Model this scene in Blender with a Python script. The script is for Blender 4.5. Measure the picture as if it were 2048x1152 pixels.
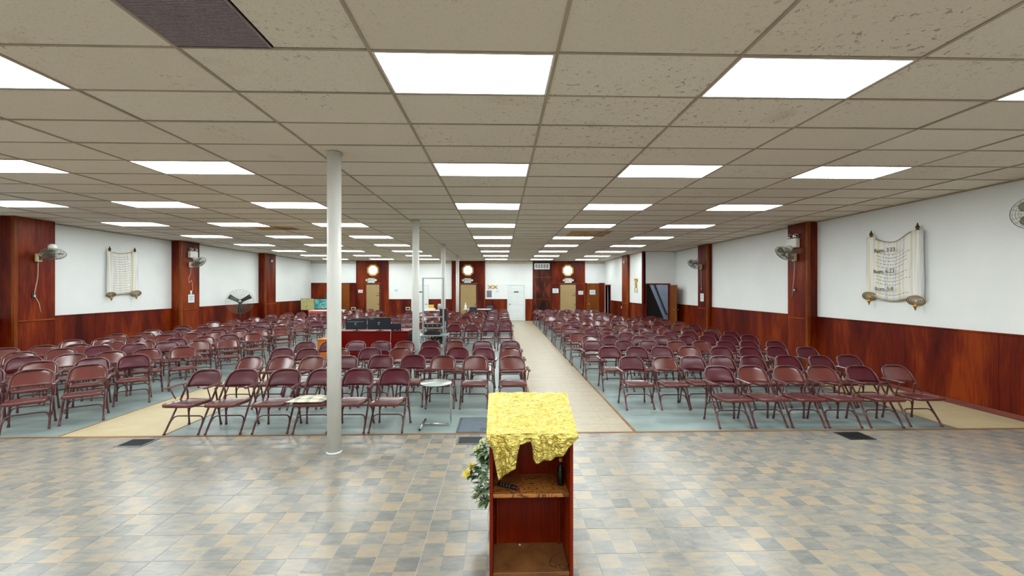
import bpy, math, random
from mathutils import Vector, Matrix, noise

for o in list(bpy.data.objects):
    bpy.data.objects.remove(o)
SC = bpy.context.scene
COL = SC.collection
PI = math.pi

# ------------------------------------------------------------------ camera, light level
CAM_H = 1.866
CEIL = 3.403
YAW = -0.0268
F_PX = 840.0
cam_d = bpy.data.cameras.new('camera')
cam_d.sensor_fit = 'HORIZONTAL'
cam_d.sensor_width = 36.0
cam_d.lens = 36.0 * F_PX / 2048.0
cam_d.clip_end = 200
cam = bpy.data.objects.new('camera', cam_d)
COL.objects.link(cam)
cam.location = (0, 0, CAM_H)
cam.rotation_euler = (PI / 2, 0, YAW)
SC.camera = cam

LIGHT_POWER = 18.5           # radiance of the fluorescent diffusers
SC.view_settings.view_transform = 'Standard'
SC.view_settings.look = 'None'
SC.view_settings.exposure = 0.0
SC.view_settings.gamma = 1.0
SC.view_settings.use_curve_mapping = False
SC.cycles.max_bounces = 8
SC.cycles.adaptive_threshold = 0.02
SC.cycles.glossy_bounces = 3
SC.cycles.caustics_reflective = False
SC.cycles.caustics_refractive = False

W = bpy.data.worlds.new('daylight')
SC.world = W
W.use_nodes = True
W.node_tree.nodes['Background'].inputs[0].default_value = (0.75, 0.85, 1.0, 1)
W.node_tree.nodes['Background'].inputs[1].default_value = 1.0

# ------------------------------------------------------------------ materials
def lin(r, g=None, b=None):
    if g is None:
        r, g, b = r
    f = lambda c: (c / 255 / 12.92) if c / 255 <= 0.04045 else ((c / 255 + 0.055) / 1.055) ** 2.4
    return (f(r), f(g), f(b), 1.0)

MATS = {}
class N:
    """small node-tree helper"""
    def __init__(s, name):
        s.m = bpy.data.materials.new(name)
        s.m.use_nodes = True
        s.t = s.m.node_tree
        s.b = s.t.nodes['Principled BSDF']
        MATS[name] = s.m
    def n(s, kind, **kw):
        q = s.t.nodes.new('ShaderNode' + kind)
        for k, v in kw.items():
            if k.startswith('i_'):
                q.inputs[k[2:].replace('_', ' ')].default_value = v
            else:
                setattr(q, k, v)
        return q
    def l(s, a, b):
        s.t.links.new(a, b)
    def pos(s, scale=(1, 1, 1), loc=(0, 0, 0), obj=False):
        if obj:
            src = s.n('TexCoord').outputs['Object']
        else:
            src = s.n('NewGeometry').outputs['Position']
        mp = s.n('Mapping')
        mp.inputs['Scale'].default_value = scale
        mp.inputs['Location'].default_value = loc
        s.l(src, mp.inputs['Vector'])
        return mp.outputs[0]
    def noise(s, vec, scale, detail=3, rough=0.55, dist=0.0):
        q = s.n('TexNoise')
        q.inputs['Scale'].default_value = scale
        q.inputs['Detail'].default_value = detail
        q.inputs['Roughness'].default_value = rough
        q.inputs['Distortion'].default_value = dist
        s.l(vec, q.inputs['Vector'])
        return q.outputs['Fac']
    def ramp(s, fac, stops, interp='LINEAR'):
        q = s.n('ValToRGB')
        q.color_ramp.interpolation = interp
        e = q.color_ramp.elements
        while len(e) < len(stops):
            e.new(0.5)
        for k, (p, c) in enumerate(stops):
            e[k].position = p
            e[k].color = c if len(c) == 4 else (*c, 1)
        s.l(fac, q.inputs[0])
        return q.outputs[0]
    def mix(s, fac, a, b, mode='MIX'):
        q = s.n('Mix', data_type='RGBA', blend_type=mode)
        for sock, v in ((q.inputs[0], fac), (q.inputs[6], a), (q.inputs[7], b)):
            if hasattr(v, 'is_linked'):
                s.l(v, sock)
            else:
                sock.default_value = v
        return q.outputs[2]
    def math(s, op, a, b=0.0, c=0.0):
        q = s.n('Math', operation=op)
        for sock, v in zip(q.inputs, (a, b, c)):
            if hasattr(v, 'is_linked'):
                s.l(v, sock)
            else:
                sock.default_value = v
        return q.outputs[0]
    def bump(s, h, strength=0.2, dist=0.01):
        q = s.n('Bump')
        q.inputs['Strength'].default_value = strength
        q.inputs['Distance'].default_value = dist
        s.l(h, q.inputs['Height'])
        s.l(q.outputs[0], s.b.inputs['Normal'])
    def col(s, v):
        if hasattr(v, 'is_linked'):
            s.l(v, s.b.inputs['Base Color'])
        else:
            s.b.inputs['Base Color'].default_value = v
        return s
    def rough(s, v):
        if hasattr(v, 'is_linked'):
            s.l(v, s.b.inputs['Roughness'])
        else:
            s.b.inputs['Roughness'].default_value = v
        return s

def plain(name, rgb, rough=0.5, metal=0.0, var=0.08, scale=6.0, spec=None, coat=0.0):
    q = N(name)
    c = lin(rgb)
    if var:
        f = q.noise(q.pos(), scale, 4)
        d = tuple(x * (1 - var) for x in c[:3])
        u = tuple(min(1, x * (1 + var)) for x in c[:3])
        q.col(q.ramp(f, [(0.3, d), (0.7, u)]))
    else:
        q.col(c)
    q.rough(rough)
    q.b.inputs['Metallic'].default_value = metal
    if spec is not None:
        q.b.inputs['Specular IOR Level'].default_value = spec
    if coat:
        q.b.inputs['Coat Weight'].default_value = coat
        q.b.inputs['Coat Roughness'].default_value = 0.12
    return q.m

def wood(name, dark, mid, light, rough=0.38, mott=1.3, along='z', contrast=1.0):
    q = N(name)
    sc = {'z': (1, 1, 0.22), 'x': (0.2, 1, 1), 'y': (1, 0.2, 1)}[along]
    v = q.pos(sc)
    big = q.noise(v, mott, 4, 0.6, 0.6)
    fine = q.noise(q.pos(tuple(6 if c == 1 else 0.3 for c in sc)), 9, 5, 0.65)
    f = q.math('ADD', q.math('MULTIPLY', big, 0.68), q.math('MULTIPLY', fine, 0.32))
    k = 0.16 / contrast
    q.col(q.ramp(f, [(0.5 - k, lin(dark)), (0.5, lin(mid)), (0.5 + k, lin(light))]))
    q.rough(q.math('ADD', q.math('MULTIPLY', fine, 0.15), rough - 0.07))
    q.b.inputs['Specular IOR Level'].default_value = 0.18
    return q.m

def emis(name, rgb, strength, rough=0.4):
    q = N(name)
    q.col(lin(rgb))
    q.rough(rough)
    q.b.inputs['Emission Color'].default_value = lin(rgb)
    q.b.inputs['Emission Strength'].default_value = strength
    return q.m

wood('panel_wood', (62, 8, 3), (96, 24, 5), (134, 52, 9), 0.42, 1.6, contrast=1.35)
wood('burl_wood', (24, 8, 8), (66, 22, 12), (112, 50, 26), 0.45, 3.4, contrast=1.5)
wood('trim_wood', (92, 34, 8), (124, 58, 14), (146, 78, 24), 0.42, 2.0)
wood('door_wood', (104, 52, 14), (128, 68, 20), (146, 84, 30), 0.42, 2.0)
wood('desk_wood', (80, 2, 3), (102, 5, 4), (118, 14, 8), 0.3, 1.0, 'x')
wood('lectern_wood', (96, 18, 3), (132, 36, 6), (160, 66, 18), 0.36, 3.0)
wood('cabinet_wood', (150, 70, 24), (176, 92, 34), (196, 116, 50), 0.45, 2.0)
wood('base_board_wood', (88, 44, 40), (108, 58, 52), (124, 72, 62), 0.4, 2.0, 'y')
wood('strip_wood', (112, 78, 48), (138, 100, 64), (156, 120, 82), 0.5, 3.0, 'x')

q = N('plywood')                              # swirling grain of the lectern shelf
v = q.pos((2.5, 6, 1))
n0 = q.noise(v, 2.2, 2, 0.5, 0.8)
w = q.math('SINE', q.math('MULTIPLY', n0, 75.0))
q.col(q.ramp(q.math('MULTIPLY_ADD', w, 0.5, 0.5), [(0.05, lin(92, 48, 18)), (0.35, lin(158, 96, 42)), (0.8, lin(182, 118, 54))]))
q.rough(0.4)
q = N('board_bottom')
f = q.noise(q.pos(), 7, 6, 0.65)
q.col(q.ramp(f, [(0.3, lin(98, 58, 26)), (0.55, lin(126, 80, 40)), (0.75, lin(140, 94, 54))]))
q.rough(0.6)

q = N('wall_paint')
f = q.noise(q.pos((1, 1, 1)), 1.2, 4)
g = q.noise(q.pos((6, 6, 40)), 3.0, 3)
q.col(q.ramp(f, [(0.3, (0.80, 0.82, 0.82)), (0.7, (0.85, 0.865, 0.86))]))
q.rough(0.55)
q.bump(g, 0.08, 0.01)

q = N('ceiling_tile')                         # acoustic tile: beige, pin holes, old leak marks
p = q.pos()
info = q.n('ObjectInfo')
basec = q.ramp(info.outputs['Random'], [(0.0, lin(224, 213, 197)), (1.0, lin(232, 223, 208))])
holes = q.noise(p, 70, 2)
c1 = q.mix(q.ramp(holes, [(0.32, (1, 1, 1)), (0.42, (0, 0, 0))]), basec, lin(212, 199, 182))
broad = q.noise(q.pos(loc=(3.1, 7.7, 0)), 0.75, 2)
vd = q.n('VectorMath', operation='DISTANCE')
q.l(p, vd.inputs[0])
vd.inputs[1].default_value = (1.7, 3.1, CEIL)
leak = q.math('MULTIPLY_ADD', vd.outputs['Value'], -0.10, 0.26)      # the roof leak was worst here
patch = q.ramp(q.math('ADD', broad, q.math('MAXIMUM', leak, 0.0)), [(0.54, (0, 0, 0)), (0.68, (1, 1, 1))])
spk = q.noise(p, 26, 4, 0.6, 0.4)
spots = q.ramp(spk, [(0.60, (0, 0, 0)), (0.66, (1, 1, 1))])
c2 = q.mix(q.math('MULTIPLY', q.math('MULTIPLY', patch, spots), 0.75), c1, lin(140, 116, 92))
wet = q.ramp(q.noise(q.pos(loc=(11, 4, 0)), 0.8, 3, 0.6, 0.3), [(0.66, (0, 0, 0)), (0.74, (1, 1, 1))])
c3 = q.mix(q.math('MULTIPLY', wet, 0.30), c2, lin(172, 138, 92))
q.col(c3)
q.rough(0.85)
q.bump(holes, 0.25, 0.003)
plain('ceiling_grid', (168, 152, 132), 0.5, 0.0, 0.12, 4)
plain('ceiling_slab', (60, 52, 46), 0.9)
plain('stained_board', (198, 164, 112), 0.8, 0.0, 0.3, 3)
plain('gilt_paint', (190, 146, 70), 0.4, 0.2, 0.1, 9)
plain('fixture_white', (226, 226, 220), 0.4, 0, 0.02)
q = N('diffuser')                             # prismatic lens lit from behind by two tubes
ox = q.n('SeparateXYZ')
q.l(q.n('TexCoord').outputs['Object'], ox.inputs[0])
ay = q.math('ABSOLUTE', ox.outputs[1])
band = q.math('COSINE', q.math('MULTIPLY', q.math('SUBTRACT', ay, 0.13), 16.0))
st = q.math('MULTIPLY', q.math('MULTIPLY_ADD', band, 0.10, 0.95), LIGHT_POWER)
q.col((0.8, 0.85, 0.85, 1))
q.b.inputs['Emission Color'].default_value = (0.93, 1.0, 0.985, 1)
q.l(st, q.b.inputs['Emission Strength'])

TILE = 0.3048
TX0, TY0 = -0.25, 5.37                        # floor tile joints
q = N('vinyl_tile')                           # slate-look vinyl, four little squares per tile
p = q.pos((1 / (TILE / 2),) * 3, (-TX0 / (TILE / 2), -TY0 / (TILE / 2), 0))
fl = q.n('VectorMath', operation='FLOOR')
q.l(p, fl.inputs[0])
sp = q.n('SeparateXYZ')
q.l(fl.outputs[0], sp.inputs[0])
cellv = q.n('CombineXYZ')
q.l(sp.outputs[0], cellv.inputs[0]); q.l(sp.outputs[1], cellv.inputs[1])
par = q.math('FLOORED_MODULO', q.math('ADD', sp.outputs[0], sp.outputs[1]), 2.0)
wn = q.n('TexWhiteNoise')
q.l(cellv.outputs[0], wn.inputs['Vector'])
cloud = q.noise(q.pos((0.55, 1.5, 1)), 11, 5, 0.68, 0.8)
t = q.math('ADD', q.math('MULTIPLY', par, 0.24), q.math('ADD', q.math('MULTIPLY', wn.outputs['Value'], 0.32), q.math('MULTIPLY_ADD', cloud, 1.5, -0.53)))
q.col(q.ramp(t, [(0.10, lin(116, 116, 114)), (0.36, lin(131, 130, 126)), (0.60, lin(147, 140, 129)), (0.90, lin(167, 148, 122))]))
q.rough(0.25)
plain('grout', (176, 173, 166), 0.6)
q = N('aisle_tile')
f = q.noise(q.pos(), 14, 5, 0.6)
info = q.n('ObjectInfo')
a_ = q.ramp(f, [(0.3, lin(160, 148, 127)), (0.7, lin(176, 165, 143))])
q.col(q.mix(q.math('MULTIPLY', info.outputs['Random'], 0.12), a_, lin(158, 145, 124)))
q.rough(q.ramp(q.noise(q.pos(), 3, 3), [(0.35, (0.34,) * 3), (0.65, (0.40,) * 3)]))
q = N('tan_floor')
f = q.noise(q.pos(), 5, 5, 0.6)
sp_ = q.noise(q.pos(), 16, 2)
c_ = q.ramp(f, [(0.3, lin(176, 160, 125)), (0.7, lin(187, 172, 138))])
q.col(q.mix(q.ramp(sp_, [(0.24, (0.5,) * 3), (0.32, (0, 0, 0))]), c_, lin(150, 128, 96)))
q.rough(0.45)
q = N('grey_floor')                           # grey-green painted floor, scuffed along the rows
f = q.noise(q.pos((0.6, 3, 1)), 1.6, 5, 0.6)
s2 = q.noise(q.pos(), 5, 4, 0.6, 0.3)
c_ = q.ramp(f, [(0.3, lin(120, 136, 136)), (0.7, lin(142, 157, 155))])
q.col(q.mix(q.ramp(s2, [(0.66, (0, 0, 0)), (0.76, (0.55,) * 3)]), c_, lin(168, 176, 172)))
q.rough(q.ramp(s2, [(0.3, (0.30,) * 3), (0.7, (0.38,) * 3)]))

def chair_mat(name, a, b, rough, coat):
    q = N(name)
    f = q.noise(q.pos(), 5, 4)
    q.col(q.ramp(f, [(0.3, lin(a)), (0.7, lin(b))]))
    q.rough(rough)
    q.b.inputs['Coat Weight'].default_value = coat
    q.b.inputs['Coat Roughness'].default_value = 0.15
    return q
chair_mat('chair_steel', (93, 41, 37), (106, 50, 45), 0.22, 0.3)
chair_mat('chair_tube', (80, 37, 37), (92, 46, 45), 0.26, 0.25)
q = chair_mat('chair_vinyl', (70, 8, 23), (82, 14, 32), 0.36, 0.06)
q.b.inputs['Specular IOR Level'].default_value = 0.38
q.bump(q.noise(q.pos(), 160, 2), 0.15, 0.002)
q = chair_mat('chair_seat_top', (74, 33, 36), (88, 42, 45), 0.30, 0.15)
plain('rubber', (40, 30, 30), 0.7)

plain('post_paint', (230, 230, 226), 0.35, 0, 0.04, 3)
plain('white_door', (226, 232, 232), 0.4, 0, 0.02)
plain('tan_door', (166, 140, 94), 0.5, 0, 0.06, 3)
plain('cream_trim', (206, 196, 172), 0.5)
plain('cream_plastic', (212, 196, 140), 0.4)
plain('white_plastic', (228, 228, 222), 0.4, 0, 0.02)
plain('paper', (216, 226, 232), 0.7, 0, 0.03)
plain('grey_print', (120, 132, 150), 0.8)
plain('chrome', (200, 202, 204), 0.12, 1.0, 0.03)
plain('fan_wire', (150, 150, 138), 0.3, 0.9, 0.05)
plain('fan_blade', (120, 118, 96), 0.3, 0.2)
plain('black_blade', (38, 44, 46), 0.4)
plain('silver_rack', (176, 182, 186), 0.35, 0.6, 0.06)
plain('dark_plastic', (14, 20, 34), 0.32)
plain('black_plastic', (22, 22, 24), 0.4)
plain('maroon_box', (40, 14, 18), 0.5)
plain('brass', (176, 136, 62), 0.28, 0.9)
plain('dark_brass', (84, 66, 36), 0.35, 0.8)
plain('gold_leaf', (206, 164, 40), 0.35, 0.6, 0.25, 20)
plain('grille_metal', (112, 114, 116), 0.45, 0.5)
plain('grille_dark', (22, 24, 28), 0.6)
plain('mat_grey', (92, 102, 112), 0.8, 0, 0.08, 12)
plain('mat_edge', (70, 78, 86), 0.7)
plain('stair_wall', (158, 164, 174), 0.7)
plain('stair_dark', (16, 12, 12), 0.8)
plain('handrail', (28, 30, 36), 0.4)
plain('green_letter', (30, 84, 58), 0.5)
plain('ink', (64, 62, 60), 0.8)
plain('dark_bottle', (14, 16, 22), 0.08, 0.0, 0.0)
plain('cork', (196, 150, 96), 0.8)
plain('red_tip', (80, 20, 24), 0.4)
plain('leaf_green', (104, 130, 76), 0.6, 0, 0.3, 30)
plain('leaf_grey', (150, 172, 148), 0.6, 0, 0.2, 30)
plain('stem_green', (60, 80, 40), 0.6)
plain('yellow_petal', (238, 216, 104), 0.6, 0, 0.08, 40)
plain('cream_petal', (222, 222, 168), 0.6, 0, 0.1, 40)
plain('vase_white', (216, 214, 206), 0.3)
plain('cable', (30, 28, 28), 0.5)
plain('white_cord', (200, 188, 176), 0.5)
plain('table_white', (232, 228, 222), 0.5, 0, 0.02)
plain('pink_cloth', (196, 80, 84), 0.7)
plain('yellow_box', (226, 186, 76), 0.6)
plain('navy_chair', (46, 58, 74), 0.5)
plain('poster_violet', (120, 112, 130), 0.6, 0, 0.4, 9)
plain('outlet_black', (26, 24, 24), 0.4)
plain('return_slat', (160, 146, 152), 0.5, 0.3, 0.05)
plain('return_back', (104, 92, 98), 0.8)
emis('window_glow', (255, 250, 232), 1.3)
emis('window_blue', (170, 216, 236), 0.9)

q = N('glass_top')
q.col((0.82, 0.92, 0.88, 1)).rough(0.04)
q.b.inputs['Transmission Weight'].default_value = 0.5
q.b.inputs['IOR'].default_value = 1.5
q.b.inputs['Specular IOR Level'].default_value = 0.8
q = N('gold_foil')
nz = q.noise(q.pos((1, 1.0, 1.0)), 26, 4, 0.6, 1.2)
n2 = q.noise(q.pos((0.5, 2.2, 1)), 45, 3, 0.5, 0.8)
q.col(q.ramp(nz, [(0.3, lin(216, 190, 84)), (0.7, lin(240, 226, 144))]))
q.b.inputs['Metallic'].default_value = 0.94
q.rough(0.24)
q.bump(q.math('ADD', nz, n2), 0.9, 0.02)
q = N('plaid_cushion')
sv = q.n('SeparateXYZ')
q.l(q.n('TexCoord').outputs['Object'], sv.inputs[0])
sx = q.math('GREATER_THAN', q.math('SINE', q.math('MULTIPLY', sv.outputs[0], 42.0)), 0.35)
sy = q.math('GREATER_THAN', q.math('SINE', q.math('MULTIPLY', sv.outputs[1], 42.0)), 0.35)
q.col(q.mix(q.math('MULTIPLY', q.math('ADD', sx, sy), 0.42), lin(228, 218, 186), lin(112, 124, 142)))
q.rough(0.85)
def canvas(name, cols, scale):
    q = N(name)
    f = q.noise(q.pos(), scale, 5, 0.65, 1.5)
    q.col(q.ramp(f, [(0.25 + 0.5 * k / (len(cols) - 1), lin(c)) for k, c in enumerate(cols)]))
    q.rough(0.5)
canvas('canvas_gold', [(30, 60, 90), (96, 130, 110), (190, 172, 96), (150, 150, 110), (70, 120, 140)], 5)
canvas('canvas_teal', [(16, 70, 70), (30, 140, 130), (80, 190, 190), (190, 226, 220), (40, 120, 90)], 4)
def parchment(name, wave):
    q = N(name)
    sv = q.n('SeparateXYZ')
    q.l(q.n('NewGeometry').outputs['Position'], sv.inputs[0])
    f = q.noise(q.pos((1, 9, 0.25)), wave, 3)
    c_ = q.ramp(f, [(0.30, lin(206, 188, 152)), (0.42, lin(232, 226, 210)), (0.52, lin(238, 236, 230)), (0.60, lin(206, 208, 210)), (0.70, lin(236, 232, 220))])
    q.col(c_)
    q.rough(0.7)
parchment('parchment', 1.2)
plain('parchment_edge', (150, 130, 96), 0.6)

# ------------------------------------------------------------------ mesh builder
class MB:
    def __init__(s):
        s.v = []; s.f = []; s.sm = []; s.mi = []
    def _add(s, vs, fs, smooth=False, mi=0):
        b = len(s.v)
        s.v += [tuple(p) for p in vs]
        for f in fs:
            s.f.append(tuple(b + i for i in f)); s.sm.append(smooth); s.mi.append(mi)
        return s
    def box(s, a, b, mi=0, M=None):
        (x0, y0, z0), (x1, y1, z1) = a, b
        x0, x1 = min(x0, x1), max(x0, x1); y0, y1 = min(y0, y1), max(y0, y1); z0, z1 = min(z0, z1), max(z0, z1)
        vs = [(x0, y0, z0), (x1, y0, z0), (x1, y1, z0), (x0, y1, z0), (x0, y0, z1), (x1, y0, z1), (x1, y1, z1), (x0, y1, z1)]
        if M is not None:
            vs = [M @ Vector(p) for p in vs]
        return s._add(vs, [(0, 3, 2, 1), (4, 5, 6, 7), (0, 1, 5, 4), (1, 2, 6, 5), (2, 3, 7, 6), (3, 0, 4, 7)], False, mi)
    def cbox(s, a, b, c=0.006, mi=0, M=None):
        """box with chamfered edges"""
        (x0, y0, z0), (x1, y1, z1) = a, b
        x0, x1 = min(x0, x1), max(x0, x1); y0, y1 = min(y0, y1), max(y0, y1); z0, z1 = min(z0, z1), max(z0, z1)
        c = min(c, (x1 - x0) * .45, (y1 - y0) * .45, (z1 - z0) * .45)
        vs = []; idx = {}
        for ix in (0, 1):
            for iy in (0, 1):
                for iz in (0, 1):
                    px = (x0, x1)[ix]; py = (y0, y1)[iy]; pz = (z0, z1)[iz]
                    dx = c if ix == 0 else -c; dy = c if iy == 0 else -c; dz = c if iz == 0 else -c
                    idx[ix, iy, iz, 0] = len(vs); vs.append((px, py + dy, pz + dz))
                    idx[ix, iy, iz, 1] = len(vs); vs.append((px + dx, py, pz + dz))
                    idx[ix, iy, iz, 2] = len(vs); vs.append((px + dx, py + dy, pz))
        I = lambda *k: idx[k]
        fs = [(I(0,0,0,0), I(0,0,1,0), I(0,1,1,0), I(0,1,0,0)), (I(1,0,0,0), I(1,1,0,0), I(1,1,1,0), I(1,0,1,0)),
              (I(0,0,0,1), I(1,0,0,1), I(1,0,1,1), I(0,0,1,1)), (I(0,1,0,1), I(0,1,1,1), I(1,1,1,1), I(1,1,0,1)),
              (I(0,0,0,2), I(0,1,0,2), I(1,1,0,2), I(1,0,0,2)), (I(0,0,1,2), I(1,0,1,2), I(1,1,1,2), I(0,1,1,2))]
        for i in (0, 1):
            for j in (0, 1):
                fs.append((I(i,j,0,0), I(i,j,1,0), I(i,j,1,1), I(i,j,0,1)))
                fs.append((I(i,0,j,0), I(i,1,j,0), I(i,1,j,2), I(i,0,j,2)))
                fs.append((I(0,i,j,1), I(1,i,j,1), I(1,i,j,2), I(0,i,j,2)))
                for k in (0, 1):
                    fs.append((I(i,j,k,0), I(i,j,k,1), I(i,j,k,2)))
        if M is not None:
            vs = [M @ Vector(p) for p in vs]
        return s._add(vs, fs, False, mi)
    def tube(s, pts, r, n=8, mi=0, closed=False, cap=True):
        P = [Vector(p) for p in pts]
        R = r if isinstance(r, (list, tuple)) else [r] * len(P)
        m = len(P)
        T = []
        for i in range(m):
            a = P[i - 1] if (i > 0 or closed) else P[i]
            b = P[(i + 1) % m] if (i < m - 1 or closed) else P[i]
            d = (b - a)
            T.append(d.normalized() if d.length > 1e-9 else Vector((0, 0, 1)))
        u = T[0].orthogonal().normalized()
        vs = []
        for i in range(m):
            u = (u - T[i] * u.dot(T[i]))
            u = u.normalized() if u.length > 1e-6 else T[i].orthogonal().normalized()
            w = T[i].cross(u)
            for k in range(n):
                a = 2 * PI * k / n
                vs.append(P[i] + (u * math.cos(a) + w * math.sin(a)) * R[i])
        fs = []
        for i in range(m if closed else m - 1):
            j = (i + 1) % m
            for k in range(n):
                l = (k + 1) % n
                fs.append((i * n + k, i * n + l, j * n + l, j * n + k))
        s._add(vs, fs, True, mi)
        if cap and not closed:
            b = len(s.v) - m * n
            s.f.append(tuple(b + k for k in reversed(range(n)))); s.sm.append(False); s.mi.append(mi)
            s.f.append(tuple(b + (m - 1) * n + k for k in range(n))); s.sm.append(False); s.mi.append(mi)
        return s
    def lathe(s, prof, n=16, mi=0, M=None, smooth=True):
        """profile of (radius, z) turned about z"""
        vs = []
        for (r, z) in prof:
            for k in range(n):
                a = 2 * PI * k / n
                vs.append(Vector((r * math.cos(a), r * math.sin(a), z)))
        fs = []
        for i in range(len(prof) - 1):
            for k in range(n):
                l = (k + 1) % n
                fs.append((i * n + k, i * n + l, (i + 1) * n + l, (i + 1) * n + k))
        fs.append(tuple(reversed(range(n))))
        fs.append(tuple((len(prof) - 1) * n + k for k in range(n)))
        if M is not None:
            vs = [M @ p for p in vs]
        return s._add(vs, fs, smooth, mi)
    def prism(s, poly, d, mi=0, M=None):
        """poly in local xy extruded along z by d (from 0 to d)"""
        n = len(poly)
        vs = [Vector((x, y, 0)) for x, y in poly] + [Vector((x, y, d)) for x, y in poly]
        fs = [tuple(reversed(range(n))), tuple(range(n, 2 * n))]
        for k in range(n):
            l = (k + 1) % n
            fs.append((k, l, n + l, n + k))
        if M is not None:
            vs = [M @ p for p in vs]
        return s._add(vs, fs, False, mi)
    def grid(s, fn, nu, nv, th=0.0, mi=0, smooth=True):
        """sheet of fn(u,v) in 0..1; with thickness th it is closed (normal from the sheet)"""
        P = [[Vector(fn(i / nu, j / nv)) for j in range(nv + 1)] for i in range(nu + 1)]
        if not th:
            vs = [p for r in P for p in r]
            fs = [(i * (nv + 1) + j, (i + 1) * (nv + 1) + j, (i + 1) * (nv + 1) + j + 1, i * (nv + 1) + j + 1) for i in range(nu) for j in range(nv)]
            return s._add(vs, fs, smooth, mi)
        Q = []
        for i in range(nu + 1):
            row = []
            for j in range(nv + 1):
                a = P[min(i + 1, nu)][j] - P[max(i - 1, 0)][j]
                b = P[i][min(j + 1, nv)] - P[i][max(j - 1, 0)]
                c = a.cross(b)
                c = c.normalized() if c.length > 1e-9 else Vector((0, 0, 1))
                row.append(P[i][j] - c * th)
            Q.append(row)
        A = (nu + 1) * (nv + 1)
        vs = [p for r in P for p in r] + [p for r in Q for p in r]
        k = lambda i, j: i * (nv + 1) + j
        fs = []
        for i in range(nu):
            for j in range(nv):
                fs.append((k(i, j), k(i + 1, j), k(i + 1, j + 1), k(i, j + 1)))
                fs.append((A + k(i, j), A + k(i, j + 1), A + k(i + 1, j + 1), A + k(i + 1, j)))
        for i in range(nu):
            fs.append((k(i, 0), A + k(i, 0), A + k(i + 1, 0), k(i + 1, 0)))
            fs.append((k(i, nv), k(i + 1, nv), A + k(i + 1, nv), A + k(i, nv)))
        for j in range(nv):
            fs.append((k(0, j), k(0, j + 1), A + k(0, j + 1), A + k(0, j)))
            fs.append((k(nu, j), A + k(nu, j), A + k(nu, j + 1), k(nu, j + 1)))
        return s._add(vs, fs, smooth, mi)
    def mesh(s, name, mats):
        me = bpy.data.meshes.new(name)
        me.from_pydata(s.v, [], s.f)
        for m in (mats if isinstance(mats, (list, tuple)) else [mats]):
            me.materials.append(MATS[m])
        me.polygons.foreach_set('use_smooth', s.sm)
        me.polygons.foreach_set('material_index', s.mi)
        me.update()
        return me
    def build(s, name, mats, parent=None, loc=(0, 0, 0), rot=(0, 0, 0)):
        return put(name, s.mesh(name, mats), parent, loc, rot)

def put(name, me, parent=None, loc=(0, 0, 0), rot=(0, 0, 0)):
    o = bpy.data.objects.new(name, me)
    COL.objects.link(o)
    o.location = loc
    o.rotation_euler = rot
    if parent is not None:
        o.parent = parent
    return o

def tag(o, label, cat, group=None, kind=None):
    o['label'] = label
    o['category'] = cat
    if group:
        o['group'] = group
    if kind:
        o['kind'] = kind
    return o

def thing(name, label, cat, loc=(0, 0, 0), rz=0.0, group=None, kind=None):
    o = bpy.data.objects.new(name, None)
    o.empty_display_size = 0.1
    COL.objects.link(o)
    o.location = loc
    o.rotation_euler = (0, 0, rz)
    return tag(o, label, cat, group, kind)

def fillet(pts, r, n=5):
    """round the inner corners of a polyline"""
    P = [Vector(p) for p in pts]
    out = [P[0]]
    for i in range(1, len(P) - 1):
        a = (P[i - 1] - P[i]); b = (P[i + 1] - P[i])
        rr = min(r, a.length * .49, b.length * .49)
        p0 = P[i] + a.normalized() * rr; p1 = P[i] + b.normalized() * rr
        for k in range(n + 1):
            t = k / n
            out.append(p0 * (1 - t) ** 2 + P[i] * 2 * t * (1 - t) + p1 * t * t)
    out.append(P[-1])
    return out

def aim(n, up=(0, 0, 1)):
    """matrix whose local z points along n"""
    z = Vector(n).normalized()
    x = Vector(up).cross(z)
    x = x.normalized() if x.length > 1e-6 else Vector((1, 0, 0))
    y = z.cross(x)
    return Matrix(((x.x, y.x, z.x, 0), (x.y, y.y, z.y, 0), (x.z, y.z, z.z, 0), (0, 0, 0, 1)))

def text_mesh(name, body, size, mat, parent=None, M=None, depth=0.002, align='CENTER', sx=1.0):
    cu = bpy.data.curves.new(name, 'FONT')
    cu.body = body
    cu.size = size
    cu.align_x = align
    cu.align_y = 'CENTER'
    cu.extrude = depth
    cu.resolution_u = 3
    t = bpy.data.objects.new(name, cu)
    COL.objects.link(t)
    dg = bpy.context.evaluated_depsgraph_get()
    me = bpy.data.meshes.new_from_object(t.evaluated_get(dg))
    bpy.data.objects.remove(t)
    me.materials.clear()
    me.materials.append(MATS[mat])
    o = put(name, me, parent)
    o.matrix_local = (M if M is not None else Matrix()) @ Matrix.Diagonal((sx, 1, 1, 1))
    return o

ORD = ['zeroth', 'first', 'second', 'third', 'fourth', 'fifth', 'sixth', 'seventh', 'eighth', 'ninth', 'tenth', 'eleventh', 'twelfth',
       'thirteenth', 'fourteenth', 'fifteenth', 'sixteenth', 'seventeenth', 'eighteenth', 'nineteenth', 'twentieth']
rnd = random.Random(7)

# ================================================================== THE ROOM
XL, XR, XR2 = -10.65, 7.33, 5.95
YB, YJ, YF = -3.5, 17.45, 23.9
def in_view(x, y, z, m=1.06):
    c, s = math.cos(YAW), math.sin(YAW)
    X = c * x + s * y; Z = -s * x + c * y
    return Z > 0.8 and abs(X / Z) < 1024 / F_PX * m and abs((z - CAM_H) / Z) < 576 / F_PX * m

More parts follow.
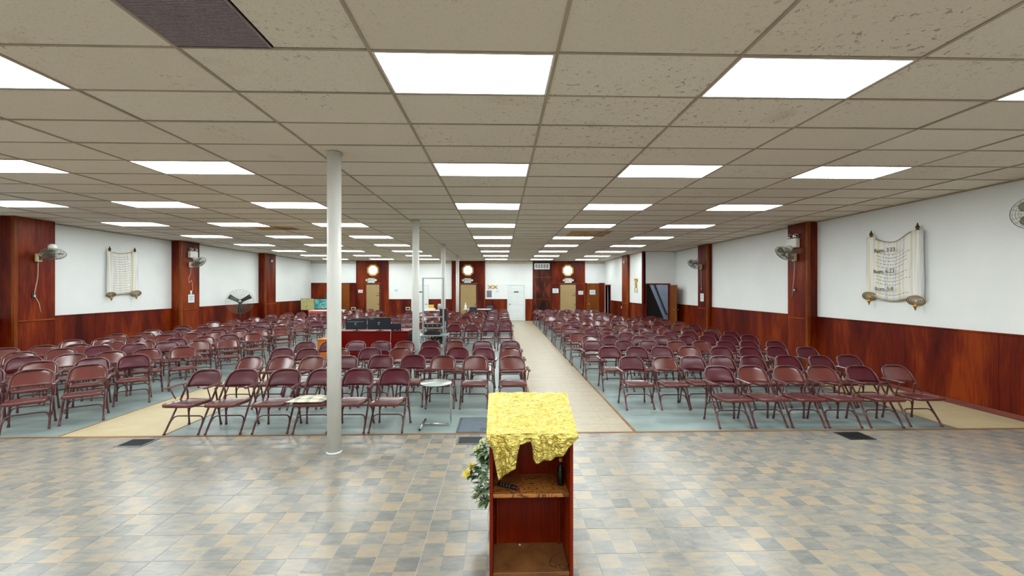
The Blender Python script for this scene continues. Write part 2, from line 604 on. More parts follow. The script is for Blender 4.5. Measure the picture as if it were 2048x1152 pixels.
# ---- floor
floor = tag(MB().box((XL - .2, YB - .2, -0.15), (XR + .2, YF + .2, -0.0016)).build('floor', 'grout'),
            'hall floor of slate look tiles, grey painted bays and tan aisles', 'floor', kind='structure')
def floor_area(name, mat, x0, y0, x1, y1):
    return MB().box((x0, y0, -0.003), (x1, y1, 0.0)).build(name, mat, floor)
floor_area('grey_floor_bay', 'grey_floor', XL, 5.415, -5.555, YF)
floor_area('tan_floor_strip', 'tan_floor', -5.54, 5.415, -4.27, YF)
floor_area('grey_floor_bay', 'grey_floor', -4.255, 5.415, 0.475, YF)
floor_area('grey_floor_bay', 'grey_floor', 1.76, 5.415, 6.045, YF)
floor_area('tan_floor_strip', 'tan_floor', 6.06, 5.415, XR, YJ)
for a, b in (((XL, 5.372), (XR, 5.413)), ((-5.556, 5.415), (-5.539, YF)), ((-4.271, 5.415), (-4.254, YF)), ((0.475, 5.415), (0.512, YF)),
             ((1.727, 5.415), (1.762, YF)), ((6.044, 5.415), (6.061, YJ))):
    MB().box((a[0], a[1], -0.002), (b[0], b[1], 0.004)).build('edge_strip', 'strip_wood', floor)
g = 0.0022
tile_me = MB().box((g, g, -0.004), (TILE - g, TILE - g, 0)).mesh('floor_tile', 'vinyl_tile')
near, rest = [], MB()
for i in range(-36, 27):
    for j in range(1, 31):
        x, y = TX0 + i * TILE, TY0 - j * TILE
        if x + TILE < XL or x > XR or y < YB:
            continue
        if x > XL and x + TILE < XR and in_view(x + .15, y + .15, 0, 1.03):
            near.append((x, y))
        else:
            x1 = min(x + TILE, XR) - g; x0 = max(x, XL) + g
            rest.box((x0, y + g, -0.004), (x1, y + TILE - g, 0))
near.sort(key=lambda p: p[1])
for (x, y) in near[300:]:
    rest.box((x + g, y + g, -0.004), (x + TILE - g, y + TILE - g, 0))
for (x, y) in near[:300]:
    put('floor_tile', tile_me, floor, (x, y, rnd.uniform(0, .0004)), (rnd.uniform(-.002, .002), rnd.uniform(-.002, .002), 0))
rest.build('floor_tiles', 'vinyl_tile', floor)['kind'] = 'stuff'
aw = (1.727 - 0.512) / 4
aisle_me = MB().box((.0015, .0015, -0.004), (aw - .0015, aw - .0015, 0)).mesh('aisle_tile', 'aisle_tile')
rest = MB()
j = 0
while 5.415 + j * aw < YF:
    for i in range(4):
        x, y = 0.512 + i * aw, 5.415 + j * aw
        if j < 26:
            put('aisle_tile', aisle_me, floor, (x, y, 0))
        else:
            rest.box((x + .0015, y + .0015, -0.004), (x + aw - .0015, min(y + aw, YF) - .0015, 0))
    j += 1
rest.build('aisle_tiles', 'aisle_tile', floor)['kind'] = 'stuff'

# ---- ceiling: slab, tee grid, tiles
GX, GY, CW, CD = 0.370, 2.736, 1.2192, 0.6096
ceil = tag(MB().box((XL - .2, YB - .2, CEIL + .22), (XR + .2, YF + .2, CEIL + .32)).build('ceiling', 'ceiling_slab'),
           'suspended ceiling of beige acoustic tiles in a metal grid', 'ceiling', kind='structure')
LIGHT_COLS = (-8, -6, -4, -1, 1, 3)
light_cells = {(c, r) for c in LIGHT_COLS for r in range(-8, 33, 4)}
open_cells = {(1, 14), (1, 15), (2, 14), (2, 15), (-6, 13), (-5, 13)}
tiles, rest = [], MB()
gap = 0.011
for c in range(-10, 6):
    for r in range(-11, 36):
        if (c, r) in light_cells or (c, r) in open_cells:
            continue
        xr = XR if GY + r * CD < YJ else XR2
        x0, x1 = max(GX + c * CW, XL), min(GX + (c + 1) * CW, xr)
        y0, y1 = max(GY + r * CD, YB), min(GY + (r + 1) * CD, YF)
        if x1 - x0 < .06 or y1 - y0 < .06:
            continue
        if (c, r) == (-2, -1):
            x0 = -1.458
        tiles.append((x0, y0, x1, y1, in_view((x0 + x1) / 2, (y0 + y1) / 2, CEIL, 1.15)))
for (xa, xb, r) in ((GX + CW, 1.93, 14), (3.05, GX + 3 * CW, 14), (GX + CW, 1.93, 15), (3.05, GX + 3 * CW, 15), (GX - 6 * CW, -6.32, 13), (-5.28, GX - 4 * CW, 13)):
    tiles.append((xa, GY + r * CD, xb, GY + (r + 1) * CD, True))
tiles.sort(key=lambda t: (not t[4], (t[1] + 0.0) ** 2 * 1.0 + (t[0] * .5) ** 2))
full_me = MB().box((gap, gap, 0), (CW - gap, CD - gap, .016)).mesh('ceiling_tile', 'ceiling_tile')
for k, (x0, y0, x1, y1, vis) in enumerate(tiles):
    if k < 300 and vis:
        if abs(x1 - x0 - CW) < .01 and abs(y1 - y0 - CD) < .01:
            put('ceiling_tile', full_me, ceil, (x0, y0, CEIL + rnd.uniform(0.001, .004)), (rnd.uniform(-.002, .002), rnd.uniform(-.002, .002), 0))
        else:
            MB().box((gap, gap, 0), (x1 - x0 - gap, y1 - y0 - gap, .016)).build('ceiling_tile', 'ceiling_tile', ceil, (x0, y0, CEIL + .003))
    else:
        rest.box((x0 + gap, y0 + gap, CEIL + .002), (x1 - gap, y1 - gap, CEIL + .016))
rest.build('ceiling_tiles', 'ceiling_tile', ceil)['kind'] = 'stuff'
for c in range(-9, 6):
    x = GX + c * CW
    MB().box((x - .0115, YB, CEIL - .006), (x + .0115, YF if x < XR2 else YJ, CEIL + .001)).box((x - .003, YB, CEIL + .001), (x + .003, YF if x < XR2 else YJ, CEIL + .03)).build('grid_runner', 'ceiling_grid', ceil)
for r in range(-10, 36):
    y = GY + r * CD
    if y > YF - .05:
        continue
    MB().box((XL, y - .0095, CEIL - .004), (XR if y < YJ else XR2, y + .0095, CEIL + .001)).build('grid_cross_tee', 'ceiling_grid', ceil)
for (a, b, d) in (((XL, YB), (XL, YF), 'l'), ((XR, YB), (XR, YJ), 'r'), ((XR2, YJ), (XR2, YF), 'r'), ((XL, YF), (XR2, YF), 'f'), ((XR2, YJ), (XR, YJ), 'f')):
    dx = {'l': (0, .025), 'r': (-.025, 0), 'f': (0, 0)}[d]
    dy = (-.025, 0) if d == 'f' else (0, 0)
    MB().box((a[0] + dx[0], a[1] + dy[0], CEIL - .018), (b[0] + dx[1], b[1] + dy[1], CEIL + .002)).build('wall_angle', 'ceiling_grid', ceil)
# open places in the grid: stained boards above missing tiles
for (x0, x1, r0, r1) in ((1.93, 3.05, 14, 16), (-6.32, -5.28, 13, 14)):
    y0, y1 = GY + r0 * CD, GY + r1 * CD
    xm = (x0 + x1) / 2
    MB().box((x0, y0, CEIL + .030), (x1, y1, CEIL + .045)).box((xm - .03, y0, CEIL + .0), (xm + .03, y1, CEIL + .03)) \
        .box((x0, y0, CEIL), (x1, y0 + .02, CEIL + .03)).box((x0, y1 - .02, CEIL), (x1, y1, CEIL + .03)) \
        .box((x0, y0, CEIL), (x0 + .02, y1, CEIL + .03)).box((x1 - .02, y0, CEIL), (x1, y1, CEIL + .03)).build('stained_opening', 'stained_board', ceil)

# return-air grille, half a cell near the camera
t = thing('return_air_grille', 'dark perforated return air grille in the ceiling near the camera', 'grille', (-1.763, 2.431, CEIL - .004))
MB().box((-.294, -.294, .012), (.294, .294, .02)).build('backing', 'return_back', t)
m = MB()
for k in range(46):
    a = -.285 + k * .0127
    m.box((-.29, a, 0), (.29, a + .006, .006))
m.build('slats', 'return_slat', t)['kind'] = 'stuff'
MB().box((-.30, -.30, 0), (.30, -.285, .012)).box((-.30, .285, 0), (.30, .30, .012)).box((-.30, -.285, 0), (-.285, .285, .012)).box((.285, -.285, 0), (.30, .285, .012)).build('frame', 'return_slat', t)

# ---- walls
def wall(name, label, boxes):
    m = MB()
    for a, b in boxes:
        m.box(a, b)
    return tag(m.build(name, 'wall_paint'), label, 'wall', kind='structure')
TOP = CEIL + .3
wall_left = wall('wall_left', 'long white left wall above dark wood panelling', [((XL - .15, YB, -.1), (XL, YF, TOP))])
wall_right = wall('wall_right', 'long white right wall above dark wood panelling', [((XR, YB, -.1), (XR + .15, YJ + .15, TOP))])
wall_back = wall('wall_back', 'white wall behind the lectern platform, behind the camera', [((XL - .15, YB - .15, -.1), (XR + .15, YB, TOP))])
DX0, DX1 = 6.10, 7.06      # stair door opening
wall_jog = wall('wall_jog', 'short white wall with the open stair door', [((XR2, YJ, -.1), (DX0, YJ + .12, TOP)), ((DX1, YJ, -.1), (XR + .15, YJ + .12, TOP)), ((DX0, YJ, 2.02), (DX1, YJ + .12, TOP))])
wall_right_far = wall('wall_right_far', 'far white right wall set in past the stair door', [((XR2, YJ, -.1), (XR2 + .12, 22.62, TOP)), ((XR2, 23.6, -.1), (XR2 + .12, YF + .15, TOP)), ((XR2, 22.62, 2.0), (XR2 + .12, 23.6, TOP))])
wall_front = wall('wall_front', 'far end wall with the three exit bays', [((XL - .15, YF, -.1), (XR2 + .15, YF + .15, TOP))])

RAIL = 1.2
def wainscot_x(w, x, side, y0, y1, mat='panel_wood'):
    """panels on a wall of constant x; side = direction into the room"""
    n = max(1, round((y1 - y0) / 1.22)); d = (y1 - y0) / n
    for k in range(n):
        MB().cbox((x, y0 + k * d + .0015, .0), (x + side * .018, y0 + (k + 1) * d - .0015, RAIL - .02), .003).build('wainscot_panel', mat, w)
    MB().cbox((x, y0, RAIL - .022), (x + side * .03, y1, RAIL + .008), .006).build('chair_rail', 'panel_wood', w)
def wainscot_y(w, y, x0, x1, top=RAIL, mat='panel_wood'):
    n = max(1, round((x1 - x0) / 1.22)); d = (x1 - x0) / n
    for k in range(n):
        MB().cbox((x0 + k * d + .0015, y - .018, 0), (x0 + (k + 1) * d - .0015, y, top - .02), .003).build('wainscot_panel', mat, w)
    MB().cbox((x0, y - .03, top - .022), (x1, y, top + .008), .006).build('chair_rail', 'panel_wood', w)
LP = [(9.22, 10.02), (13.88, 14.69), (18.76, 19.58)]
RP = [(9.53, 10.18), (14.39, 15.06)]
ys = [YB] + [v for p in LP for v in p] + [YF]
for a, b in zip(ys[::2], ys[1::2]):
    wainscot_x(wall_left, XL, 1, a, b)
ys = [YB] + [v for p in RP for v in p] + [YJ]
for a, b in zip(ys[::2], ys[1::2]):
    wainscot_x(wall_right, XR, -1, a, b)
wainscot_x(wall_right_far, XR2, -1, YJ + .02, 19.25)
wainscot_x(wall_right_far, XR2, -1, 20.05, 22.55)
for (nm, x, s, a, b) in (('baseboard_left', XL, 1, YB, YF), ('baseboard_right', XR, -1, YB, YJ)):
    m = MB().cbox((x + s * .018, a, 0), (x + s * .045, b, .075), .006)
    tag(m.build(nm, 'base_board_wood'), 'reddish wood baseboard along the %s wall' % nm[10:], 'baseboard', kind='structure')

# pilasters
def pilaster(k, x, side, depth, y0, y1, label):
    t = thing('trim_%d' % k, label, 'pilaster', (0, 0, 0), kind='structure')
    xf = x + side * depth
    MB().cbox((x, y0, 0), (xf - side * .012, y1, CEIL - .001), .002).build('core', 'panel_wood', t)
    e = side * .004
    MB().cbox((xf - side * .012, y0 + .06, .0), (xf, y1 - .012, 1.13), .003).build('lower_panel', 'panel_wood', t)
    MB().cbox((xf - side * .012, y0 + .06, 1.165), (xf, y1 - .012, CEIL - .001), .003).build('upper_panel', 'panel_wood', t)
    MB().cbox((xf - side * .014, y0 + .06, 1.13), (xf + side * .016, y1, 1.165), .006).build('rail', 'trim_wood', t)
    MB().cbox((xf - side * .07, y0 - .012, 0), (xf + e, y0 + .06, CEIL - .001), .006).build('corner_trim', 'trim_wood', t)
    MB().cbox((xf - side * .03, y1 - .012, 0), (xf + e, y1 + .008, CEIL - .001), .004).build('corner_trim', 'panel_wood', t)
    return t
for k, (a, b) in enumerate(LP):
    pilaster(k + 1, XL, 1, .31, a, b, 'dark wood pilaster on the left wall, %s from the camera' % ('nearest', 'second', 'third')[k])
for k, (a, b) in enumerate(RP):
    pilaster(k + 4, XR, -1, (.24, .17)[k], a, b, 'dark wood pilaster on the right wall, %s from the camera' % ('nearest', 'second')[k])
pilaster(6, XR2, -1, .12, 19.25, 20.05, 'far dark wood pilaster on the set-in right wall')
tag(MB().cbox((XR2 - .03, YJ - .03, 0), (XR2 + .05, YJ + .05, CEIL - .001), .006).build('trim_7', 'panel_wood'), 'dark corner post left of the stair door wall', 'trim', kind='structure')
wainscot_y(wall_jog, YJ, XR2 + .05, DX0 - .05)
wainscot_y(wall_jog, YJ, DX1 + .05, XR)

# far end wall: wood bays, cove, wainscot
BAYS = [(-8.14, -6.32, 'panel_wood', 1), (-2.78, -.88, 'panel_wood', 1), (1.82, 2.86, 'burl_wood', 0), (2.86, 4.81, 'panel_wood', 1)]
EXITS = [(-7.58, -6.83), (-2.30, -1.38), (3.38, 4.29)]
for k, (a, b, mat, ex) in enumerate(BAYS):
    t = thing('trim_%d' % (8 + k), ('wood panelled exit bay at the far left', 'wood panelled exit bay in the middle of the far wall', 'dark burl panelled bay beside the white door', 'wood panelled exit bay at the far right')[k], 'panelling', (0, 0, 0), kind='structure')
    y = YF
    if mat == 'burl_wood':
        for z0, z1 in ((0, 1.21), (1.24, 2.46), (2.49, CEIL - .002)):
            MB().cbox((a, y - .05, z0), (b, y, z1), .004).build('panel', mat, t)
        for z in (1.21, 2.46):
            MB().cbox((a, y - .065, z), (b, y, z + .03), .006).build('rail', 'trim_wood', t)
        MB().cbox((b - .03, y - .07, 0), (b + .03, y, CEIL - .002), .006).build('corner_trim', 'burl_wood', t)
    else:
        e0, e1 = EXITS[(0, 1, 1, 2)[k]]
        MB().cbox((a, y - .04, 0), (e0 - .06, y, 2.13), .004).build('panel', mat, t)
        MB().cbox((e1 + .06, y - .04, 0), (b, y, 2.13), .004).build('panel', mat, t)
        MB().cbox((a, y - .04, 2.16), (b, y, CEIL - .002), .004).build('panel', mat, t)
        MB().cbox((a, y - .055, 2.13), (b, y, 2.16), .006).build('rail', 'trim_wood', t)
        MB().cbox((b - .05, y - .055, 0), (b, y - .03, CEIL - .002), .006).build('edge_trim', 'trim_wood', t)
for a, b in ((XL, -8.14), (-6.32, -2.78), (-.88, 1.82), (4.81, XR2)):
    MB().cbox((a, YF - .045, 3.24), (b, YF, CEIL - .003), .01).build('cove_trim', 'cream_trim', wall_front)
for a, b in ((-6.32, -5.06), (-4.08, -2.78), (-.88, .36), (1.40, 1.82)):
    wainscot_y(wall_front, YF, a, b, 1.23)
wainscot_y(wall_front, YF, XL, -9.40, 2.15)
wainscot_y(wall_front, YF, -8.45, -8.14, 2.15)
wainscot_y(wall_front, YF, 4.81, 4.92, 2.15)
wainscot_y(wall_front, YF, 5.62, XR2, 2.15)

# ---- doors
DOORN = [0]
def door(x0, x1, h, mat, frame_mat, label, knob_side, knob='brass', panels=0, hardware=False, sign=False, y=YF):
    DOORN[0] += 1
    t = thing('door_%d' % DOORN[0], label, 'door', ((x0 + x1) / 2, y, 0), kind='structure')
    w = (x1 - x0) / 2
    lf = MB().cbox((-w + .012, -.035, .01), (w - .012, -.004, h), .004).build('door_leaf', mat, t)
    MB().cbox((-w - .045, -.052, 0), (-w + .008, -.002, h + .05), .006).cbox((w - .008, -.052, 0), (w + .045, -.002, h + .05), .006).cbox((-w + .008, -.052, h + .004), (w - .008, -.002, h + .05), .006).build('door_frame', frame_mat, t)
    kx = (w - .07) * knob_side
    MB().lathe([(.028, 0), (.028, .008), (.012, .014), (.012, .035), (.026, .045), (.03, .06), (.022, .075), (.006, .08)], 12, M=Matrix.Translation((kx, -.036, .95)) @ Matrix.Rotation(PI / 2, 4, 'X')).build('knob', knob, lf)
    if hardware:
        MB().cbox((kx - .13, -.06, 1.43), (kx + .06, -.03, 1.465), .006).build('bolt', 'grille_metal', lf)
        MB().cbox((kx - .06, -.06, 1.56), (kx + .06, -.03, 1.59), .006).build('latch', 'grille_metal', lf)
    if panels:
        for sx in (-1, 1):
            for z0, z1 in ((.14, .78), (.92, 1.5), (1.62, 1.88)):
                xa, xb = sx * .06, sx * (w - .1)
                m = MB().cbox((min(xa, xb), -.043, z0), (max(xa, xb), -.03, z1), .012)
                m.build('raised_panel', mat, lf)
    if sign:
        MB().cbox((-.13, -.05, 1.615), (.13, -.036, 1.67), .003).build('door_sign', 'black_plastic', lf)
    return t
for k, (a, b) in enumerate(EXITS):
    door(a, b, 2.06, 'tan_door', 'panel_wood', 'tan metal exit door at the far %s' % ('left', 'middle', 'right')[k], 1, ('brass', 'dark_brass', 'grille_metal')[k], hardware=(k != 1))
door(.44, 1.32, 2.02, 'white_door', 'white_door', 'white panelled door at the end of the centre aisle', -1, 'grille_metal', 6, sign=True)
door(-4.98, -4.13, 2.02, 'white_door', 'white_door', 'white panelled door behind the metal rack', 1, 'grille_metal', 6, sign=True)
door(4.96, 5.58, 2.08, 'door_wood', 'trim_wood', 'brown wooden door with a notice at the far right', -1, 'chrome')
door(-9.35, -8.49, 2.10, 'door_wood', 'panel_wood', 'brown wooden door in the far left corner', 1, 'brass')
# dark doorway in the far right wall
t = thing('door_%d' % 8, 'dark open doorway in the set-in right wall', 'doorway', (XR2, 23.11, 0), kind='structure')
MB().cbox((-.03, -.55, 0), (.1, -.49, 2.05), .005).cbox((-.03, .49, 0), (.1, .55, 2.05), .005).cbox((-.03, -.49, 1.99), (.1, .49, 2.05), .005).build('door_frame', 'panel_wood', t)
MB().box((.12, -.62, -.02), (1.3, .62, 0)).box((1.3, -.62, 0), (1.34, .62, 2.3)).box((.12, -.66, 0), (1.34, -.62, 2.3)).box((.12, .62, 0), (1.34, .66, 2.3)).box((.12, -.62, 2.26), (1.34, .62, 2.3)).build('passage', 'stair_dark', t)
# stair door: frame, open leaf, stair well behind
t = thing('door_9', 'brown stair door standing open against the right wall', 'door', (DX1, YJ, 0), kind='structure')
ow = DX1 - DX0
MB().cbox((-ow - .05, -.02, 0), (-ow + .01, .1, 2.06), .005).cbox((-.01, -.02, 0), (.05, .1, 2.06), .005).cbox((-ow + .01, -.02, 2.0), (-.01, .1, 2.06), .005).build('door_frame', 'panel_wood', t)
lf = MB().cbox((-.90, -.02, .01), (0, .02, 1.99), .004).build('door_leaf', 'door_wood', t, (.03, -.03, 0), (0, 0, math.radians(84)))
MB().lathe([(.03, -.09), (.03, -.075), (.012, -.07), (.012, .07), (.03, .075), (.03, .09)], 12, M=Matrix.Translation((-.83, 0, 1.0)) @ Matrix.Rotation(PI / 2, 4, 'X')).build('knob', 'chrome', lf)
st = thing('stairwell', 'grey stairwell with dark handrail seen through the open door', 'stairwell', (DX0, YJ + .12, 0), kind='structure')
MB().box((-.02, 1.55, -.1), (2.1, 1.65, 2.9)).box((2.0, 0.03, -.1), (2.1, 1.55, 2.9)).box((-.10, .01, -.1), (-.02, 1.65, 2.9)).box((-.10, .01, 2.85), (2.1, 1.65, 2.95)).build('stair_wall', 'stair_wall', st)
MB().box((-.02, .005, -.1), (2.0, 1.55, -.02)).build('landing', 'stair_dark', st)
# flight side rising to the left, cut along its slope
MB().prism([(-.015, 0), (1.10, 0), (.22, 2.08), (-.015, 2.08)], .05, M=Matrix.Translation((0, .25, 0)) @ Matrix.Rotation(PI / 2, 4, 'X')).build('stair_side', 'stair_dark', st)
MB().tube(fillet([(1.60, 1.48, .68), (1.50, 1.48, .66), (.93, 1.48, 2.10)], .04), .026).build('handrail', 'handrail', st)
sl = bpy.data.lights.new('stair_fill_light', 'POINT'); sl.energy = 14; sl.shadow_soft_size = .12; sl.color = (.85, .92, 1)  # unseen fill light added to brighten the stairwell
so = bpy.data.objects.new('stair_fill_light', sl); COL.objects.link(so); so.parent = st; so.location = (1.15, .55, 2.6)
MB().lathe([(.02, .18), (.10, .17), (.13, .12), (.12, .1)], 14).build('fill_light_base', 'white_plastic', st, (1.15, .55, 2.67))  # unseen base added above the stairwell fill light

# ---- octagonal windows
for k, x in enumerate((-7.19, -1.86, 3.82)):
    z = 2.87
    t = thing('window_%d' % (k + 1), 'lit octagonal window with gilt frame over the far %s exit' % ('left', 'middle', 'right')[k], 'window', (x, YF - .04, z), kind='structure')
    oc = lambda r: [(r * math.cos(PI / 8 + i * PI / 4), r * math.sin(PI / 8 + i * PI / 4)) for i in range(8)]
    m = MB()
    for i in range(8):
        a, b = oc(.355)[i], oc(.355)[(i + 1) % 8]; c, d = oc(.262)[i], oc(.262)[(i + 1) % 8]
        vs = [(a[0], -.045, a[1]), (b[0], -.045, b[1]), (d[0], -.03, d[1]), (c[0], -.03, c[1]), (a[0], 0, a[1]), (b[0], 0, b[1]), (d[0], 0, d[1]), (c[0], 0, c[1])]
        m._add(vs, [(0, 1, 2, 3), (5, 4, 7, 6), (0, 4, 5, 1), (3, 2, 6, 7)])
    m.build('window_frame', 'gilt_paint', t)
    pane = MB().prism(oc(.268), .012, M=Matrix.Rotation(PI / 2, 4, 'X')).build('pane', 'window_glow', t)
    MB().lathe([(.05, 0), (.05, .004), (.075, .004), (.075, 0)], 16, M=Matrix.Translation((0, -.012, 0)) @ Matrix.Rotation(PI / 2, 4, 'X')).build('rosette', 'window_blue', pane)

# ---- ceiling lights
h_me = MB().box((-.59, -.285, .012), (.59, .285, .10)).mesh('housing', 'fixture_white')
f_me = MB().box((-.605, -.30, 0), (.605, -.278, .012)).box((-.605, .278, 0), (.605, .30, .012)).box((-.605, -.278, 0), (-.583, .278, .012)).box((.583, -.278, 0), (.605, .278, .012)).mesh('frame', 'fixture_white')
d_me = MB().box((-.583, -.278, .003), (.583, .278, .008))
d_me.f.pop(1); d_me.sm.pop(1); d_me.mi.pop(1)      # the hidden upper face gives no light to the room
d_me = d_me.mesh('diffuser', 'diffuser')
for c in LIGHT_COLS:
    for r in range(-8, 33, 4):
        x, y = GX + (c + .5) * CW, GY + (r + .5) * CD
        ci = LIGHT_COLS.index(c) + 1; ri = r // 4 + 1
        if r < 0:  # unseen rows behind the camera, added to light the near floor
            lab = 'unseen fluorescent ceiling panel added overhead behind the camera, %s column from left' % ORD[ci]
            if r == -8:
                lab = 'unseen fluorescent ceiling panel added by the wall behind the camera, %s column from left' % ORD[ci]
        else:
            lab = 'lit fluorescent ceiling panel, %s row from front, %s column from left wall' % (ORD[ri], ORD[ci])
        t = thing('ceiling_light', lab, 'ceiling light', (x, y, CEIL - .004), group='fluorescent ceiling panels')
        put('housing', h_me, t); put('frame', f_me, t); put('diffuser', d_me, t)

# ---- posts
for k, (x, y) in enumerate(((-1.89, 4.82), (-1.93, 9.60), (-2.0, 14.7), (-2.06, 20.1))):
    t = thing('support_post', ('tall white round steel post standing on the tile floor', 'white round post beside the metal equipment rack', 'white round post in the middle back rows', 'farthest white round post near the back table')[k], 'post', (x, y, 0), group='white round support posts')
    MB().lathe([(.077, 0), (.077, CEIL - .002)], 24).build('shaft', 'post_paint', t)
    MB().lathe([(.09, CEIL - .016), (.09, CEIL - .007), (.079, CEIL - .004)], 24).build('ceiling_collar', 'cream_trim', t)
    MB().lathe([(.084, 0), (.084, .012), (.078, .02)], 24).build('base_ring', 'post_paint', t)

# ================================================================== CHAIRS
FY0, SL = -0.215, 0.691                       # tube line: y = FY0 + SL*z
ty = lambda z: FY0 + SL * z
TOPZ = 0.735
def back_frame(n=8, fn=6):
    m = MB()
    m.tube(fillet([(-.207, ty(.40), .40), (-.205, ty(TOPZ), TOPZ), (.205, ty(TOPZ), TOPZ), (.207, ty(.40), .40)], .17, fn), .0125, n)
    return m
def front_leg(sx, n=8):
    m = MB()
    m.tube([(sx * .215, FY0, .0), (sx * .215, ty(.022), .022), (sx * .214, ty(.03), .03), (sx * .207, ty(.40), .40)], [.0145, .0145, .0125, .0125], n)
    return m
def rear_leg(sx, n=8):
    m = MB()
    m.tube([(sx * .216, .215, 0), (sx * .216, .213, .012), (sx * .212, .208, .05), (sx * .190, .150, .47), (sx * .190, .135, .515)], [.017, .0165, .0115, .0115, .010], n)
    return m
def crossbar(kind, n=6):
    m = MB()
    if kind == 'front':
        m.tube(fillet([(-.212, ty(.10), .10), (-.190, ty(.205) - .004, .205), (.190, ty(.205) - .004, .205), (.212, ty(.10), .10)], .06, 4), .009, n)
    else:
        m.tube(fillet([(-.211, .200, .14), (-.186, .186, .255), (.186, .186, .255), (.211, .200, .14)], .06, 4), .009, n)
    return m
def seat(seg=5):
    m = MB()
    def ring(ins, z0):
        hw, hr, yf, yb, rc = .200 - ins, .186 - ins, -.300 + ins, .130 - ins, .075
        P = fillet([(0, yf, 0), (hw, yf, 0), (hr, yb, 0), (-hr, yb, 0), (-hw, yf, 0), (0, yf, 0)], rc, seg)[:-1]
        return [(p.x, p.y, z0 - .025 * (p.y + .30) / .43) for p in P]
    levels = [(.012, .366), (.0, .372), (.0, .404), (.006, .410), (.022, .408), (.040, .402)]
    rings = [ring(*l) for l in levels]
    n = len(rings[0])
    vs = [p for r in rings for p in r]
    fs = []; mi = []
    for i in range(len(rings) - 1):
        for k in range(n):
            l = (k + 1) % n
            fs.append((i * n + k, i * n + l, (i + 1) * n + l, (i + 1) * n + k))
    m._add(vs, fs, True)
    m.f.append(tuple(reversed(range(n)))); m.sm.append(False); m.mi.append(0)
    m.f.append(tuple((len(rings) - 1) * n + k for k in range(n))); m.sm.append(True); m.mi.append(1)
    return m
def backrest(pad, nu=12, nv=8):
    z0, z1 = .530, .732
    th = .030 if pad else .008
    def fn(u, v):
        x = 2 * u - 1
        # outline follows the bent tube: narrowing towards the top with round shoulders
        t = v
        k = max(0.0, (t - .25) / .75)
        hw = .200 * (1 - .42 * (1 - math.sqrt(max(0, 1 - k ** 2.4)))) if pad or True else .2
        z = z0 + (z1 - z0) * t
        X = x * hw
        bow = .034 * (1 - x * x) * (1 - .35 * t)
        puff = (.017 * (1 - x ** 4) * math.sin(PI * min(1, max(0, t))) ** .6) if pad else 0.0
        n_y, n_z = -.823, .569                # out of the front of the back
        return (X, ty(z) + bow - puff * .823 + (.004 if pad else -.002), z + puff * .569)
    m = MB()
    m.grid(fn, nu, nv, -th if False else th)
    return m
def armrest(sx):
    m = MB()
    m.cbox((sx * .245 - .022, -.150, .565), (sx * .245 + .022, .185, .585), .008)
    return m
def arm_support(sx):
    m = MB()
    m.tube([(sx * .245, -.085, .566), (sx * .228, -.005, .405)], .007, 6)
    return m
def arm_bracket(sx):
    return MB().tube([(sx * .245, .150, .566), (sx * .214, ty(.50), .50)], .007, 6)

CM = {}
for sx in (-1, 1):
    CM['fl', sx] = front_leg(sx).mesh('leg', 'chair_tube')
    CM['rl', sx] = rear_leg(sx).mesh('leg', 'chair_tube')
    CM['arm', sx] = armrest(sx).mesh('armrest', 'chair_tube')
    CM['sup', sx] = arm_support(sx).mesh('arm_support', 'chair_tube')
    CM['brk', sx] = arm_bracket(sx).mesh('arm_bracket', 'chair_tube')
CM['bf'] = back_frame().mesh('back_frame', 'chair_tube')
CM['cf'] = crossbar('front').mesh('crossbar', 'chair_tube')
CM['cr'] = crossbar('rear').mesh('crossbar', 'chair_tube')
CM['seat'] = seat().mesh('seat', ['chair_steel', 'chair_seat_top'])
CM['back', 'M'] = backrest(False).mesh('backrest', 'chair_steel')
CM['back', 'P'] = backrest(True).mesh('backrest', 'chair_vinyl')
for sx in (-1, 1):                            # far chairs: tube work as one part
    m = MB()
    for q in (back_frame(6, 4), front_leg(-1, 6), front_leg(1, 6), rear_leg(-1, 6), rear_leg(1, 6), crossbar('front', 4), crossbar('rear', 4), armrest(sx), arm_support(sx), arm_bracket(sx)):
        m._add(q.v, q.f, True)
    CM['frame', sx] = m.mesh('tube_frame', 'chair_tube')
CM['seat_far'] = seat(2).mesh('seat', ['chair_steel', 'chair_seat_top'])
CM['back_far', 'M'] = backrest(False, 8, 5).mesh('backrest', 'chair_steel')
CM['back_far', 'P'] = backrest(True, 8, 5).mesh('backrest', 'chair_vinyl')

CH_L="""-607,636M -646,599M|-619,727P -657,695P -708,665M -728,611P|-612,825M -658,799M -693,766M -735,739M -784,714P|-612,958M -650,923M -702,902P -743,872P -783,841P -818,806M -847,764M|-619,1064M -659,1036P -690,997M -729,962P -772,928M -816,905M -850,868M -898,851M -932,816M|-618,1194M -657,1166M -693,1127M -733,1096M -777,1073M -815,1040M -852,1004M -890,967M -930,938M|-661,1282M -708,1250P -740,1212P -782,1184P -820,1143M -862,1119P -895,1081M -941,1055M|-629,1444P -653,1385M -714,1384M -752,1354P -780,1303P -823,1278M -856,1235P -890,1194P -940,1160M|-580,1547M -663,1604P -694,1550P -721,1500P -806,1449P -834,1394P -871,1359M -905,1306M -949,1281P|-638,1762M -742,1669M -766,1620M -822,1613M -792,1545M -858,1551M -888,1507M -957,1533M -962,1432M|-622,1842M -753,1738P -838,1767M -900,1662P -952,1650M|-617,1979M -683,2044M -708,1941M -842,1907M -920,1816M -970,1803M|-623,2158P -823,1985M -923,1967M -971,1948P|-699,2265M -758,2260M -842,2282M -778,2162M"""
